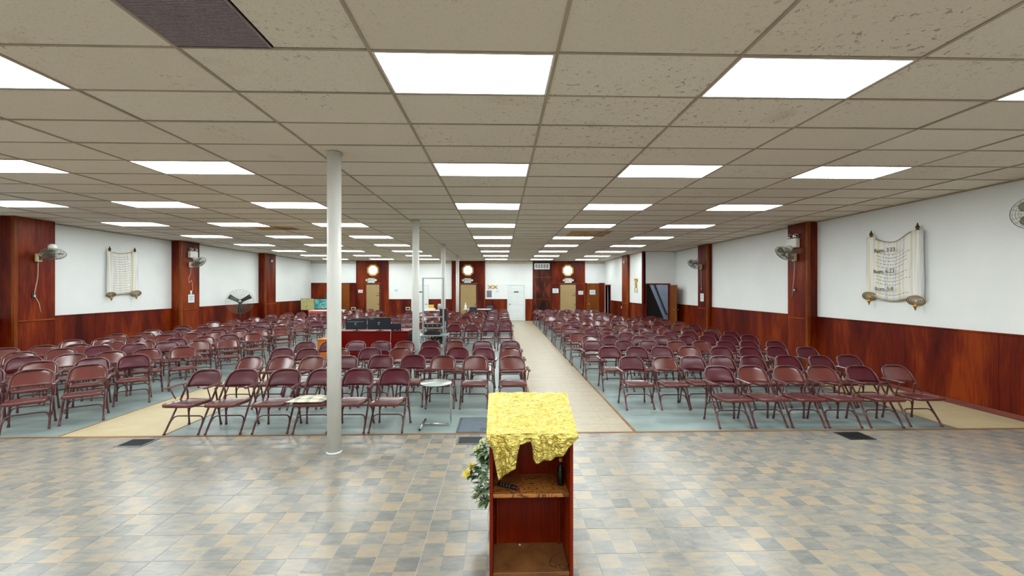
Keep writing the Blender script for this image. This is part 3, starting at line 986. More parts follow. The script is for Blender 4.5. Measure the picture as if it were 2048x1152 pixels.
CH_M="""-146,593P -197,593P -245,593P -297,593P -354,593P -404,593P|18,695M -41,696M -95,700M -146,710P -199,711P -256,705P -307,701M -358,704M -409,704M|18,794M -32,792P -81,802P -135,807P -188,801M -244,798P -300,793M -358,795P -407,800P|20,897P -39,898P -97,900M -148,901P -201,894M -251,895P -304,897P -358,898P -407,893P|13,1291P -38,1292P -90,1292P -142,1293P -199,1293M -301,1302P|-85,1411M -145,1401M -194,1395P -253,1389M -307,1395P|17,1478P -38,1482P -250,1486M -360,1486P|16,1573M -35,1580P -86,1585M -142,1569M -191,1570M -251,1579M -359,1579P|15,1687M -35,1688M -90,1711M -139,1687P -251,1681M -308,1692M -360,1666P -423,1689P|14,1825P -38,1826P -93,1849M -150,1835M -203,1822M -252,1819M -305,1828M -430,1839M|14,1955M -38,1947P -98,1964M -148,1957M -197,1955M -246,1958M -303,1951M -357,1945M -420,1947P|14,2062M -38,2064P -91,2061P -145,2058M -248,2062M -301,2065P -363,2062P -437,2042M|15,2238M -36,2234M"""
CH_R="""311,598P 361,600M 412,598M 460,596M 516,595P 572,599M|213,687P 267,683M 315,687P 364,687P 414,686P 474,688P 528,686P 580,690P|208,803P 259,799P 308,802P 361,800M 420,794P 472,789P 528,796P 581,787P|196,896P 263,894P 316,895P 372,883M 426,886M 475,881P 524,879P 581,879P|208,982M 257,980P 326,978P 376,979P 436,979P 485,980P 541,988P 594,995P|195,1054M 269,1058M 317,1056P 374,1060P 431,1064P 489,1080P 540,1075P 596,1077P|195,1157P 246,1149P 294,1154P 344,1146M 398,1151M 454,1162M 526,1172M 595,1170M|202,1280M 261,1279M 309,1255M 365,1268M 419,1274P 483,1288M 546,1282M 594,1281P|194,1379M 247,1404P 297,1431M 345,1375M 408,1400M 457,1399M 530,1406P 598,1396M|199,1470P 248,1475M 346,1464M 411,1488P 459,1477M 520,1486M 585,1483M|219,1552P 270,1562M 318,1550M 367,1561P 437,1572M 497,1576M 546,1576P 600,1575M|200,1672M 248,1646M 314,1670M 362,1657M 411,1656M 475,1673M 548,1667M 597,1656P|198,1737M 252,1736M 301,1735M 351,1740P 401,1734M 465,1736M|208,1826M 267,1848M 315,1840M 376,1824P 425,1838M 474,1845M|201,1925P 249,1916P 300,1914M 355,1906M 412,1914M 471,1908P|204,2019M 263,2009M 322,2019P 374,2018M 456,2017M|198,2103M 252,2104M 313,2104P 368,2106M 422,2102M 476,2105M|191,2186P 248,2196M 297,2173M 345,2172M 398,2172P 464,2177M"""

def chairs(data, ang, arm, where, from_, group):
    a0 = math.radians(ang)
    r2 = random.Random(len(data))
    for ri, row in enumerate(data.replace('\n', ' ').split('|')):
        for ci, c in enumerate(row.split()):
            typ = c[-1]; xs, ysn = c[:-1].split(',')
            tx, tyy = int(xs) / 100, int(ysn) / 100
            a = a0 + math.radians(r2.uniform(-3.0, 3.0))
            x = tx + math.sin(a) * .29; y = tyy - math.cos(a) * .29
            look = 'padded burgundy folding chair' if typ == 'P' else 'bare maroon metal folding chair'
            lab = '%s, %s, %s row from front, %s from %s' % (look, where, ORD[ri + 1], ORD[ci + 1], from_)
            t = thing('folding_chair', lab, 'chair', (x, y, .001), a, group)
            if math.hypot(x, y) < 11.6:
                put('seat', CM['seat'], t); put('backrest', CM['back', typ], t); put('back_frame', CM['bf'], t)
                for sx in (-1, 1):
                    put('leg', CM['fl', sx], t); put('leg', CM['rl', sx], t)
                put('crossbar', CM['cf'], t); put('crossbar', CM['cr'], t)
                sides = (arm,) if not (where.startswith('middle') and ri == 0) else ((arm,) if ci not in (0, 5) else ((-1, 1) if ci == 5 else ()))
                for sx in sides:
                    ar = put('armrest', CM['arm', sx], t); put('arm_support', CM['sup', sx], ar); put('arm_bracket', CM['brk', sx], ar)
            else:
                put('seat', CM['seat_far'], t); put('backrest', CM['back_far', typ], t); put('tube_frame', CM['frame', arm], t)
chairs(CH_L, 37, 1, 'left slanted block', 'tan strip', 'folding chairs in the slanted left block')
chairs(CH_M, 0, 1, 'middle block', 'centre aisle', 'folding chairs in the middle block')
chairs(CH_R, 0, -1, 'right block', 'centre aisle', 'folding chairs in the right block')

# cushion on the front row
def cush(u, v):
    x = (u - .5) * .44; y = (v - .5) * .40
    e = (1 - abs(2 * u - 1) ** 3.0) * (1 - abs(2 * v - 1) ** 3.0)
    return x, y, e
m = MB()
nx = 14
top = [[cush(i / nx, j / nx) for j in range(nx + 1)] for i in range(nx + 1)]
k_ = lambda i, j: i * (nx + 1) + j
vs = [(x, y, .028 + .034 * e + .006 * math.sin(x * 40) * e) for r in top for (x, y, e) in r] + [(x, y, .028 - .026 * e) for r in top for (x, y, e) in r]
A_ = (nx + 1) ** 2
fs = []
for i in range(nx):
    for j in range(nx):
        fs.append((k_(i, j), k_(i + 1, j), k_(i + 1, j + 1), k_(i, j + 1)))
        fs.append((A_ + k_(i, j), A_ + k_(i, j + 1), A_ + k_(i + 1, j + 1), A_ + k_(i + 1, j)))
m._add(vs, fs, True)
tag(m.build('seat_cushion', 'plaid_cushion', None, (-2.46, 5.50, .405), (math.radians(-3), 0, .02)), 'plaid cream and blue cushion on a front row seat behind the post', 'cushion')

# ================================================================== LECTERN
LX, LY = 0.192, 2.62                           # centre of the open (speaker) side
LW, LD = .262, .335
t = thing('lectern', 'open backed red wood lectern with two shelves under gold cloth', 'lectern', (LX, LY, 0))
zt = lambda y: .957 + (y + .03) * .30         # slope of the desk top
for sx in (-1, 1):
    x0, x1 = (-LW, -LW + .02) if sx < 0 else (LW - .02, LW)
    m = MB()
    m.prism([(0, 0), (LD, 0), (LD, zt(LD)), (0, zt(0))], .02, M=Matrix(((0, 0, 1, x0), (1, 0, 0, 0), (0, 1, 0, 0), (0, 0, 0, 1))))
    m.build('side_panel', 'lectern_wood', t)
MB().box((-LW + .02, LD - .018, 0), (LW - .02, LD, zt(LD))).build('front_panel', 'lectern_wood', t)
MB().cbox((-LW + .021, .02, .545), (LW - .021, LD - .019, .568), .003).build('shelf', 'plywood', t)
MB().cbox((-LW + .021, .004, .06), (LW - .021, LD - .019, .085), .003).build('shelf', 'board_bottom', t)
for sx in (-1, 1):
    MB().cbox((sx * (LW - .04) - .014 * (sx > 0) , LD - .045, .086), (sx * (LW - .04) + .014 * (sx < 0), LD - .019, .544), .002).build('corner_cleat', 'lectern_wood', t)
Mt = Matrix(((1, 0, 0, 0), (0, 1, 0, 0), (0, .30, 1, .966), (0, 0, 0, 1)))
MB().cbox((-LW - .014, -.05, 0), (LW + .014, LD + .06, .02), .004, M=Mt).build('desk_top', 'lectern_wood', t)
MB().cbox((-LW - .012, -.052, -.012), (LW + .012, -.040, .02), .003, M=Mt).build('front_lip', 'lectern_wood', t)

# gold cloth over it: wrinkled top sheet and a front swag with two tails
def gold_top(u, v):
    x = -LW - .018 + u * (2 * LW + .036); y = -.062 + v * (LD + .128)
    n = noise.noise(Vector((x * 9 + y * 5, y * 34 - x * 10, 0))) * .008 + noise.noise(Vector((x * 30, y * 70, 4))) * .003
    return (LX + x, LY + y, .966 + y * .30 + .027 + n)
m = MB()
m.grid(gold_top, 80, 70, .003)
def swag_len(s):
    pts = [(0, .02), (.02, .06), (.095, .265), (.30, .210), (.345, .20), (.362, .055), (.495, .045), (.51, .150), (.54, .172), (.70, .150), (.83, .125), (.94, .06), (1, .02)]
    for (a, b), (c, d) in zip(pts, pts[1:]):
        if a <= s <= c:
            return b + (d - b) * (s - a) / (c - a)
    return .02
def gold_front(u, v):
    x = -LW - .018 + u * (2 * LW + .036)
    L = swag_len(u)
    z = .966 - .0625 * .30 + .026 - v * L
    fold = .012 * math.sin(u * 34 + 2.0 * math.sin(u * 9)) * min(1, v * L / .05) + .010 * noise.noise(Vector((u * 14, v * L * 26, 2)))
    y = -.063 - .012 * min(1, v * 3) + fold * (1 if L > .04 else .3)
    if L > .08:
        x += (.022 * v if u < .2 else 0) - (.012 * v if .25 < u < .36 else 0)
    return (LX + x, LY + y, z)
m.grid(gold_front, 96, 22, .002)
tag(m.build('gold_cloth', 'gold_foil'), 'shiny gold lame cloth draped over the lectern top', 'cloth')

# on the shelves
bt = thing('bottle', 'small dark corked bottle on the lectern shelf', 'bottle', (LX + .203, LY + .145, .568))
MB().lathe([(.0, 0), (.022, 0), (.0235, .006), (.0235, .098), (.021, .112), (.011, .128), (.0098, .146), (.012, .147), (.012, .152), (.0, .152)], 20).build('glass_body', 'dark_bottle', bt)
MB().lathe([(.0095, .150), (.0115, .166), (.0115, .176), (.0, .176)], 14).build('stopper', 'cork', bt)
ob = thing('torch', 'slim dark cylindrical torch lying on the lectern shelf', 'torch', (LX - .145, LY + .105, .582), math.radians(-28))
MB().lathe([(.0, -.075), (.011, -.075), (.012, -.06), (.012, .02), (.0135, .03), (.0135, .055), (.0, .055)], 14, M=Matrix.Rotation(PI / 2, 4, 'Y')).build('body', 'dark_plastic', ob)
MB().lathe([(.0, .055), (.012, .055), (.009, .074), (.0, .076)], 14, M=Matrix.Rotation(PI / 2, 4, 'Y')).build('tip', 'red_tip', ob)
for k in range(4):
    MB().lathe([(.0126, -.05 + k * .02), (.0131, -.047 + k * .02), (.0126, -.044 + k * .02)], 14, M=Matrix.Rotation(PI / 2, 4, 'Y')).build('ring', 'grille_metal', ob)
eg = thing('eyeglasses', 'dark rimmed eyeglasses lying at the bottom of the lectern', 'glasses', (LX + .172, LY + .035, .0865), math.radians(-25))
for sx in (-1, 1):
    MB().tube([(sx * .034 + .024 * math.cos(a * PI / 7), 0, .02 + .017 * math.sin(a * PI / 7)) for a in range(14)], .0016, 6, closed=True).build('rim', 'black_plastic', eg)
    MB().tube([(sx * .060, 0, .026), (sx * .061, .07, .018), (sx * .055, .12, .004)], .0018, 6).build('temple', 'black_plastic', eg)
MB().tube([(-.010, 0, .024), (0, -.003, .027), (.010, 0, .024)], .0016, 6).build('bridge', 'black_plastic', eg)
tag(MB().lathe([(.0, 0), (.007, 0), (.007, .005), (.004, .008), (0, .008)], 12).build('plastic_cap', 'white_plastic', None, (LX - .06, LY + .285, .0855)), 'tiny white cap on the lectern bottom board', 'cap')

# flowers standing in front of the lectern
fa = thing('flower_arrangement', 'yellow and cream artificial flowers with greenery left of the lectern', 'flowers', (-.02, 3.24, 0))
MB().lathe([(.0, 0), (.06, 0), (.075, .02), (.085, .10), (.07, .19), (.05, .23), (.06, .25), (.052, .25), (.042, .23), (.0, .22)], 20).build('vase', 'vase_white', fa)
rf = random.Random(5)
tips = [(-.235, -.02, .445, 'yellow'), (-.20, .03, .475, 'yellow'), (-.16, .0, .63, 'cream'), (-.12, .05, .66, 'cream'), (-.13, -.02, .20, 'cream'), (-.17, .02, .25, 'cream'), (-.10, .0, .30, 'cream'),
        (-.02, .03, .70, 'cream'), (.10, .05, .64, 'yellow'), (.16, .02, .52, 'cream'), (.18, .04, .38, 'yellow'), (-.11, .06, .56, 'cream'), (-.14, .03, .60, 'cream')]
m = MB(); fol = MB(); fol2 = MB()
def leaf(mb, p, d, L, w):
    d = Vector(d).normalized(); s = d.cross(Vector((.2, .3, 1))).normalized(); n = s.cross(d)
    p = Vector(p)
    vs = [p, p + d * L * .35 + s * w + n * w * .3, p + d * L * .35 - n * w * .1, p + d * L * .35 - s * w + n * w * .3, p + d * L * .75 + s * w * .6 + n * w * .2, p + d * L * .75, p + d * L * .75 - s * w * .6 + n * w * .2, p + d * L - n * w * .5]
    mb._add(vs, [(0, 1, 2), (0, 2, 3), (1, 4, 5, 2), (2, 5, 6, 3), (4, 7, 5), (5, 7, 6)], True)
for (x, y, z, kind) in tips:
    mid = (x * .45, y * .5, .25 + (z - .25) * .55 + .05)
    m.tube(fillet([(0, 0, .2), mid, (x, y, z)], .1, 4), .0028, 5)
    for k in range(22):
        tt = .45 + .5 * rf.random()
        px = Vector(mid).lerp(Vector((x, y, z)), (tt - .4) / .6)
        leaf(fol if rf.random() < .6 else fol2, px, (x * 2 + rf.uniform(-.3, .3), rf.uniform(-.4, .4), rf.uniform(-.35, .45)), rf.uniform(.045, .085), rf.uniform(.011, .02))
for k in range(190):
    a = rf.uniform(PI * .6, PI * 1.4) if k < 150 else rf.uniform(0, 2 * PI)
    r = rf.uniform(.07, .17); z = rf.uniform(.22, .66)
    leaf(fol if rf.random() < .55 else fol2, (r * math.cos(a), r * math.sin(a) * .7, z), (math.cos(a), math.sin(a), rf.uniform(-.6, .5)), rf.uniform(.05, .09), rf.uniform(.010, .018))
m.build('stems', 'stem_green', fa)
fol.build('foliage', 'leaf_green', fa)['kind'] = 'stuff'
fol2.build('grey_foliage', 'leaf_grey', fa)['kind'] = 'stuff'
for (x, y, z, kind) in tips:
    m = MB()
    R = .042 if kind == 'yellow' else .034
    for ring_, (n, rr, up) in enumerate(((6, 1.0, .35), (5, .72, .8), (4, .4, 1.3))):
        for i in range(n):
            a = 2 * PI * i / n + ring_ * .5
            d = Vector((math.cos(a), math.sin(a), 0))
            s = Vector((-d.y, d.x, 0))
            c = Vector((0, 0, up * R * .35))
            vs = [c, c + d * R * rr * .6 + s * R * .42 * rr + Vector((0, 0, R * .25 * up)), c + d * R * rr + Vector((0, 0, R * .35 * up)), c + d * R * rr * .6 - s * R * .42 * rr + Vector((0, 0, R * .25 * up)), c + d * R * rr * .55 + Vector((0, 0, R * .08))]
            m._add(vs, [(0, 1, 4), (1, 2, 4), (2, 3, 4), (3, 0, 4)], True)
    m.build('flower', kind + '_petal', fa, (x, y, z), (rf.uniform(.2, .7), rf.uniform(-.9, -.3), 0))

# ================================================================== NEAR FLOOR THINGS
def register(x, y, label, dark=False):
    t = thing('floor_register', label, 'floor vent', (x, y, 0), group='floor registers set in the tiles')
    w, d = .165, .135
    MB().cbox((-w, -d, 0), (w, -d + .025, .007), .003).cbox((-w, d - .025, 0), (w, d, .007), .003).cbox((-w, -d + .025, 0), (-w + .025, d - .025, .007), .003).cbox((w - .025, -d + .025, 0), (w, d - .025, .007), .003).build('frame', 'grille_dark' if dark else 'grille_metal', t)
    MB().box((-w + .02, -d + .02, .0005), (w - .02, d - .02, .002)).build('well', 'grille_dark', t)
    for k in range(13):
        a = -w + .034 + k * .0223
        MB().box((a, -d + .024, .002), (a + .006, d - .024, .0055)).build('slat', 'grille_dark', t)
register(-.37, 5.15, 'grey framed floor vent just left of the lectern')
register(-4.38, 5.18, 'grey framed floor vent at the left, beyond the tan strip')
register(4.46, 5.18, 'black floor vent in front of the right front row', True)
fm = thing('floor_mat', 'grey rubber mat with a small round emblem behind the lectern', 'mat', (-.20, 5.73, .0005))
MB().cbox((-.38, -.30, 0), (.30, .32, .006), .003).build('border', 'mat_edge', fm)
MB().box((-.345, -.30, .005), (.275, .29, .008)).build('pad', 'mat_grey', fm)
e = MB()
e.tube([(-.03 + .045 * math.cos(a * PI / 8), -.205 + .045 * math.sin(a * PI / 8), .008) for a in range(16)], .004, 5, closed=True)
e.tube([(-.03 + .02 * math.cos(a * PI / 8), -.205 + .02 * math.sin(a * PI / 8), .008) for a in range(13)], .004, 5)
e.tube([(.11, -.17, .008), (.075, -.165, .008), (.055, -.205, .008), (.075, -.24, .008), (.11, -.235, .008)], .004, 5)
e.tube([(.06, -.205, .008), (.125, -.205, .008)], .004, 5)
e.build('emblem', 'mat_edge', fm)

# round glass side table on a chrome C frame
gt = thing('side_table', 'round glass side table with chrome C shaped frame by the front row', 'table', (-.70, 5.72, 0))
MB().lathe([(.0, .586), (.205, .586), (.212, .591), (.205, .596), (.0, .596)], 36).build('glass_top', 'glass_top', gt, (-.17, -.04, 0))
MB().tube(fillet([(-.36, 0, .022), (.02, 0, .022), (.02, 0, .57), (-.30, 0, .57)], .03), .0115, 10).build('frame', 'chrome', gt)
MB().tube([(-.36, -.20, .014), (-.36, .22, .014)], .013, 10).build('foot_bar', 'chrome', gt)
for y in (-.20, .22):
    MB().tube([(-.36, y - .012, .014), (-.36, y + .012, .014)], .0138, 10).build('foot_cap', 'rubber', gt)

# ================================================================== DESK, SCREENS, RACK
DY = 10.95
t = thing('desk', 'red stained wooden sound desk behind the fourth row', 'desk', (-3.33, DY, 0))
MB().cbox((-.90, 0, .06), (.90, .03, .725), .004).build('front_panel', 'desk_wood', t)
MB().cbox((-.94, -.03, .725), (.94, .70, .755), .006).build('desk_top', 'desk_wood', t)
for sx in (-1, 1):
    MB().cbox((sx * .90 - .015, .0, 0), (sx * .90 + .015, .66, .725), .004).build('side_panel', 'desk_wood', t)
MB().cbox((-.885, .03, .0), (.885, .05, .08), .004).build('kick_board', 'desk_wood', t)
def monitor(x, y, w, h, label, mark):
    t = thing('monitor', label, 'monitor', (x, y, .755), group='black screens on the sound desk')
    b = MB().cbox((-w / 2, -.022, .035), (w / 2, .012, .035 + h), .006).build('screen_housing', 'dark_plastic', t)
    MB().cbox((-w / 2 + .01, .012, .045), (w / 2 - .01, .016, .025 + h), .002).build('screen', 'black_plastic', b)
    MB().cbox((-w * .42, -.0245, h - .005), (-w * .22, -.021, h + .01), .001).build('name_plate', 'grey_print', b)
    if mark:
        MB().cbox((-w * .42, -.0245, h - .065), (w * .36, -.021, h - .055), .001).build('light_strip', 'grey_print', b)
    MB().tube([(.03 * math.cos(.6 + a * .5), -.024, .035 + h * .5 + .03 * math.sin(.6 + a * .5)) for a in range(10)], .005, 6).build('emblem', 'silver_rack', b)
    MB().tube([(0, .02, .16), (0, .045, .10), (0, .04, .01)], .018, 10).build('stand_neck', 'black_plastic', t)
    MB().lathe([(.0, 0), (.10, 0), (.10, .008), (.02, .014), (0, .014)], 20, M=Matrix.Translation((0, .04, 0))).build('stand_base', 'black_plastic', t)
monitor(-3.75, DY + .06, .545, .295, 'black screen at the left of the sound desk, light strip across', True)
monitor(-3.155, DY + .06, .60, .31, 'wider black screen right of the striped one on the sound desk', False)
lt = thing('laptop', 'small dark open laptop at the right end of the sound desk', 'laptop', (-2.72, DY + .05, .755))
MB().cbox((-.13, 0, .0), (.13, .20, .016), .004).build('keyboard_base', 'black_plastic', lt)
MB().cbox((-.13, -.02, .012), (.13, -.006, .19), .004).build('lid', 'dark_plastic', lt)
for x in (-.03, .01, .09):
    MB().tube([(x, -.06, .002), (x + .004, -.058, .035)], .006, 6).build('jack_plug', 'chrome', lt)
m = MB()
rc = random.Random(11)
for k in range(9):
    r = rc.uniform(.07, .15); zc = .52 + rc.uniform(-.08, .12)
    m.tube([(rc.uniform(-.02, .02) + .03 * k / 9, .15 + r * .6 * math.cos(a * PI / 9), zc + r * math.sin(a * PI / 9)) for a in range(18)], .009, 6, closed=True)
tag(m.build('cable_coil', 'cable', None, (-2.375, DY, 0)), 'coil of black cables hanging on the right end of the desk', 'cable')
tag(MB().tube(fillet([(0, .02, .775), (0, -.05, .765), (.002, -.055, .55), (-.006, -.055, .45)], .03), .005, 6).lathe([(.0, .40), (.02, .405), (.02, .435), (.008, .455), (0, .455)], 10, M=Matrix.Translation((-.006, -.055, 0))).build('hanging_cord', 'white_cord', None, (-2.84, DY + .02, 0)), 'thin pale cord with plug hanging down the desk front', 'cord')
cb = thing('side_cabinet', 'small orange wood cabinet left of the sound desk behind the post', 'cabinet', (-4.275, 10.30, 0))
MB().cbox((-.17, 0, .0), (.17, .42, .60), .005).build('body', 'cabinet_wood', cb)
MB().cbox((-.185, -.02, .60), (.185, .44, .625), .005).build('top_board', 'cabinet_wood', cb)
dr = MB().cbox((-.155, -.014, .05), (.155, .0, .57), .004).build('door', 'cabinet_wood', cb)
MB().lathe([(.0, .03), (.014, .028), (.014, .018), (.006, .01), (.006, 0)], 10, M=Matrix.Translation((.11, -.014, .36)) @ Matrix.Rotation(PI / 2, 4, 'X')).build('knob', 'brass', dr)

RX, RYY = -1.70, 10.62
t = thing('equipment_rack', 'tall silver metal equipment rack with shelves behind the middle rows', 'rack', (RX, RYY, 0))
for x in (-.255, .255):
    for y in (0, .38):
        if y == 0:
            MB().cbox((x - .018, y - .018, 0), (x + .018, y + .018, 2.115), .003).build('upright', 'silver_rack', t)
        else:
            MB().cbox((x - .016, y - .016, 0), (x + .016, y + .016, 1.0), .003).build('upright', 'silver_rack', t)
MB().cbox((-.275, -.02, 2.10), (.275, .02, 2.125), .004).build('top_bar', 'silver_rack', t)
for z in (1.135, .86, .38):
    MB().cbox((-.245, -.016, z - .012), (.245, (.05 if z > 1 else .39), z + .012), .003).build('shelf', 'silver_rack', t)
MB().cbox((-.34, -.14, .665), (.36, .40, .69), .004).build('tray', 'silver_rack', t)
for x in (-.255, .255):
    MB().tube([(x * 1.25, -.12, .665), (x, -.0, .40)], .012, 6).build('tray_brace', 'silver_rack', t)
am = thing('audio_mixer', 'black audio mixer with tangled leads on the rack tray', 'mixer', (RX - .02, RYY, .69))
MB().cbox((-.20, -.06, 0), (.20, .26, .07), .006).build('body', 'black_plastic', am)
for i in range(6):
    for j in range(3):
        MB().lathe([(.009, 0), (.008, .018), (0, .018)], 8).build('knob', 'silver_rack', am, (-.16 + i * .06, -.03 + j * .06, .07))
m = MB()
for k in range(6):
    pts = [(rc.uniform(-.2, .2), rc.uniform(-.10, .1), .08 + rc.uniform(0, .05)) for _ in range(5)]
    m.tube(fillet(pts, .08, 4), .008, 6)
m.build('leads', 'cable', am)
bx = thing('amplifier', 'black amplifier unit on the upper rack shelf', 'amplifier', (RX - .02, RYY, .872))
MB().cbox((-.20, .02, 0), (.20, .30, .085), .005).build('case', 'black_plastic', bx)
for x in (-.12, .0, .12):
    MB().lathe([(.0, .016), (.014, .014), (.014, 0)], 10, M=Matrix.Translation((x, .02, .045)) @ Matrix.Rotation(PI / 2, 4, 'X')).build('dial', 'silver_rack', bx)
m = MB()
for k in range(16):
    ax = Vector((rc.uniform(-1, 1), rc.uniform(-1, 1), rc.uniform(-1, 1))).normalized()
    u = ax.orthogonal().normalized(); w = ax.cross(u); r = rc.uniform(.10, .17)
    c = Vector((rc.uniform(-.03, .03), rc.uniform(-.03, .03), rc.uniform(-.03, .03)))
    m.tube([c + u * r * math.cos(a * PI / 10) + w * r * math.sin(a * PI / 10) for a in range(20)], .009, 5, closed=True)
tag(m.build('cable_tangle', 'cable', None, (RX + .08, RYY + .12, .56 + .0)), 'tangle of black cable stuffed on the lower rack shelf', 'cable')
sp = thing('loudspeaker', 'dark maroon loudspeaker box standing behind the rack', 'speaker', (-1.60, 11.75, 0))
MB().cbox((-.10, 0, .78), (.10, .20, 1.28), .01).build('box', 'maroon_box', sp)
MB().tube([(0, .1, .06), (0, .1, .80)], .022, 10).build('pole', 'black_plastic', sp)
for a in range(3):
    b = a * 2 * PI / 3 + .5
    MB().tube([(0, .1, .30), (.24 * math.cos(b), .1 + .24 * math.sin(b), .008)], .010, 8).build('leg', 'black_plastic', sp)

# ================================================================== WALL FANS, EMERGENCY LIGHTS, CORDS
def fan_meshes():
    cage = MB()
    R = .215
    for k in range(7):
        r = R * (.22 + .78 * k / 6)
        z = .055 * math.sqrt(max(0, 1 - (k / 6) ** 2.2)) + .02
        cage.tube([(r * math.cos(a * PI / 14), r * math.sin(a * PI / 14), z) for a in range(28)], .003 if k < 6 else .006, 4, closed=True)
    for k in range(5):
        r = R * (.3 + .7 * k / 4)
        z = -.06 * math.sqrt(max(0, 1 - (k / 4) ** 2.2)) - .01
        cage.tube([(r * math.cos(a * PI / 14), r * math.sin(a * PI / 14), z) for a in range(28)], .0022, 4, closed=True)
    for k in range(20):
        a = k * PI / 10
        pr = [(R * .22, .073), (R * .6, .06), (R * .9, .038), (R, .018), (R, -.01), (R * .9, -.035), (R * .6, -.06), (R * .3, -.07)]
        cage.tube([(r * math.cos(a), r * math.sin(a), z) for r, z in pr], .0018, 4)
    cage.lathe([(.0, .08), (.03, .078), (.046, .07), (.046, .066), (0, .066)], 16)
    blades = MB()
    for k in range(3):
        a0 = k * 2 * PI / 3
        def bl(u, v, a0=a0):
            r = .03 + u * .15; wd = .35 + .75 * math.sin(PI * min(1, u * .8 + .12))
            a = a0 + (v - .5) * wd * 1.3
            return (r * math.cos(a), r * math.sin(a), (v - .5) * .05)
        blades.grid(bl, 6, 6, .003)
    blades.lathe([(.0, .03), (.025, .028), (.032, .0), (.032, -.03), (0, -.03)], 14)
    motor = MB().lathe([(.0, -.225), (.05, -.22), (.07, -.20), (.075, -.15), (.07, -.09), (.05, -.075), (0, -.07)], 18)
    return cage.mesh('cage', 'fan_wire'), blades.mesh('blades', 'fan_blade'), motor.mesh('motor', 'white_plastic')
FAN = fan_meshes()
def wall_fan(base, side, head, n, label, bmat, cord):
    """base: wall point; side: direction off the wall (x); head: centre of the cage"""
    t = thing('wall_fan', label, 'fan', base, group='wall fans')
    B = Vector(base); H = Vector(head) - B
    MB().cbox((0, -.05, -.09), (side * .075, .05, .09), .012).build('bracket_box', bmat, t)
    MB().cbox((side * .076, -.03, -.055), (side * .080, .03, .035), .001).build('control_panel', 'outlet_black', t)
    nn = Vector(n).normalized()
    mot = H - nn * .15
    MB().tube(fillet([(side * .05, 0, .07), (side * .12, 0, .085), tuple(mot + Vector((0, 0, -.03))), tuple(mot)], .04), .02, 8).build('arm', bmat, t)
    for nm, me in zip(('cage', 'blades', 'motor'), FAN):
        o = put(nm, me, t)
        o.matrix_local = Matrix.Translation(H) @ aim(nn)
    m = MB()
    m.tube(fillet([(side * .03, 0, -.09)] + [tuple(c) for c in cord], .05, 4), .006, 6)
    m.build('cord', 'white_cord', t)
    return t
xl, xr1, xr2 = XL + .316, XR - .246, XR - .176
wall_fan((xl, 9.64, 2.54), 1, (xl + .36, 9.62, 2.63), (.31, -.29, -.92), 'cream wall fan tilted down on the nearest left pilaster', 'cream_plastic',
         [(.02, .0, -.45), (.015, -.06, -.78), (.012, -.05, -.86), (.012, .03, -1.0), (.012, .07, -1.22)])
wall_fan((xl, 14.24, 2.64), 1, (xl + .40, 14.10, 2.72), (.72, -.07, -.71), 'white wall fan under the emergency light on the left pilaster', 'white_plastic',
         [(.02, .02, -.3), (.02, -.08, -.45), (.02, -.05, -.62), (.02, .06, -.5), (.02, .12, -.8), (.02, .05, -.95)])
wall_fan((xr1, 9.90, 2.60), -1, (xr1 - .30, 9.86, 2.70), (-.72, -.07, -.72), 'cream wall fan under the emergency light on the right pilaster', 'cream_plastic',
         [(-.02, .03, -.4), (-.015, .05, -.55), (-.012, .12, -.95)])
wall_fan((xr2, 14.76, 2.62), -1, (xr2 - .32, 14.72, 2.72), (-.70, -.20, -.71), 'cream wall fan on the second right pilaster above a notice', 'cream_plastic',
         [(-.02, .0, -.4), (-.015, .02, -.55), (-.012, .0, -.78)])
wall_fan((XR, 5.25, 2.75), -1, (XR - .28, 5.36, 2.86), (-.85, -.45, -.1), 'pale wall fan cut by the right picture edge', 'white_plastic',
         [(-.02, .0, -.4), (-.015, .02, -.6)])
for (x, s, y, z, lab, mat) in ((xl, 1, 9.58, 1.70, 'black outlet with plug below the nearest left wall fan', 'outlet_black'), (xr1, -1, 9.93, 1.83, 'black outlet below the near right wall fan', 'outlet_black'),
                           (xl, 1, 14.30, 1.72, 'white outlet below the white wall fan', 'white_plastic'), (xr2, -1, 14.76, 1.84, 'dark outlet above the notice on the second right pilaster', 'dark_brass')):
    t = thing('wall_outlet', lab, 'outlet', (x, y, z), group='outlets under the wall fans')
    MB().cbox((0, -.038, -.06), (s * .008, .038, .06), .003).build('plate', mat, t)
    MB().cbox((s * .008, -.016, -.03), (s * .03, .016, .005), .005).build('plug', 'white_plastic', t)
def emergency(x, s, y, z, label):
    t = thing('emergency_light', label, 'emergency light', (x, y, z), group='twin head emergency lights')
    MB().cbox((0, -.17, -.11), (s * .10, .17, .11), .01).build('battery_box', 'white_plastic', t)
    for d in (-1, 1):
        M = Matrix.Translation((s * .06, d * .10, .165)) @ aim((s * .5, -.75, -.1 + .2 * d))
        hd = MB().lathe([(.0, -.05), (.03, -.045), (.055, .0), (.06, .02), (.056, .022), (.0, .018)], 16, M=M).build('lamp_head', 'white_plastic', t)
        MB().lathe([(.0, .0195), (.05, .0225), (.05, .026), (0, .028)], 16, M=M).build('lens', 'chrome', hd)
        MB().tube([(s * .05, d * .10, .10), (s * .06, d * .10, .14)], .012, 8).build('neck', 'white_plastic', t)
emergency(xl, 1, 14.32, 2.98, 'white twin lamp emergency light on the second left pilaster')
emergency(xr1, -1, 9.93, 2.94, 'white twin lamp emergency light on the near right pilaster')
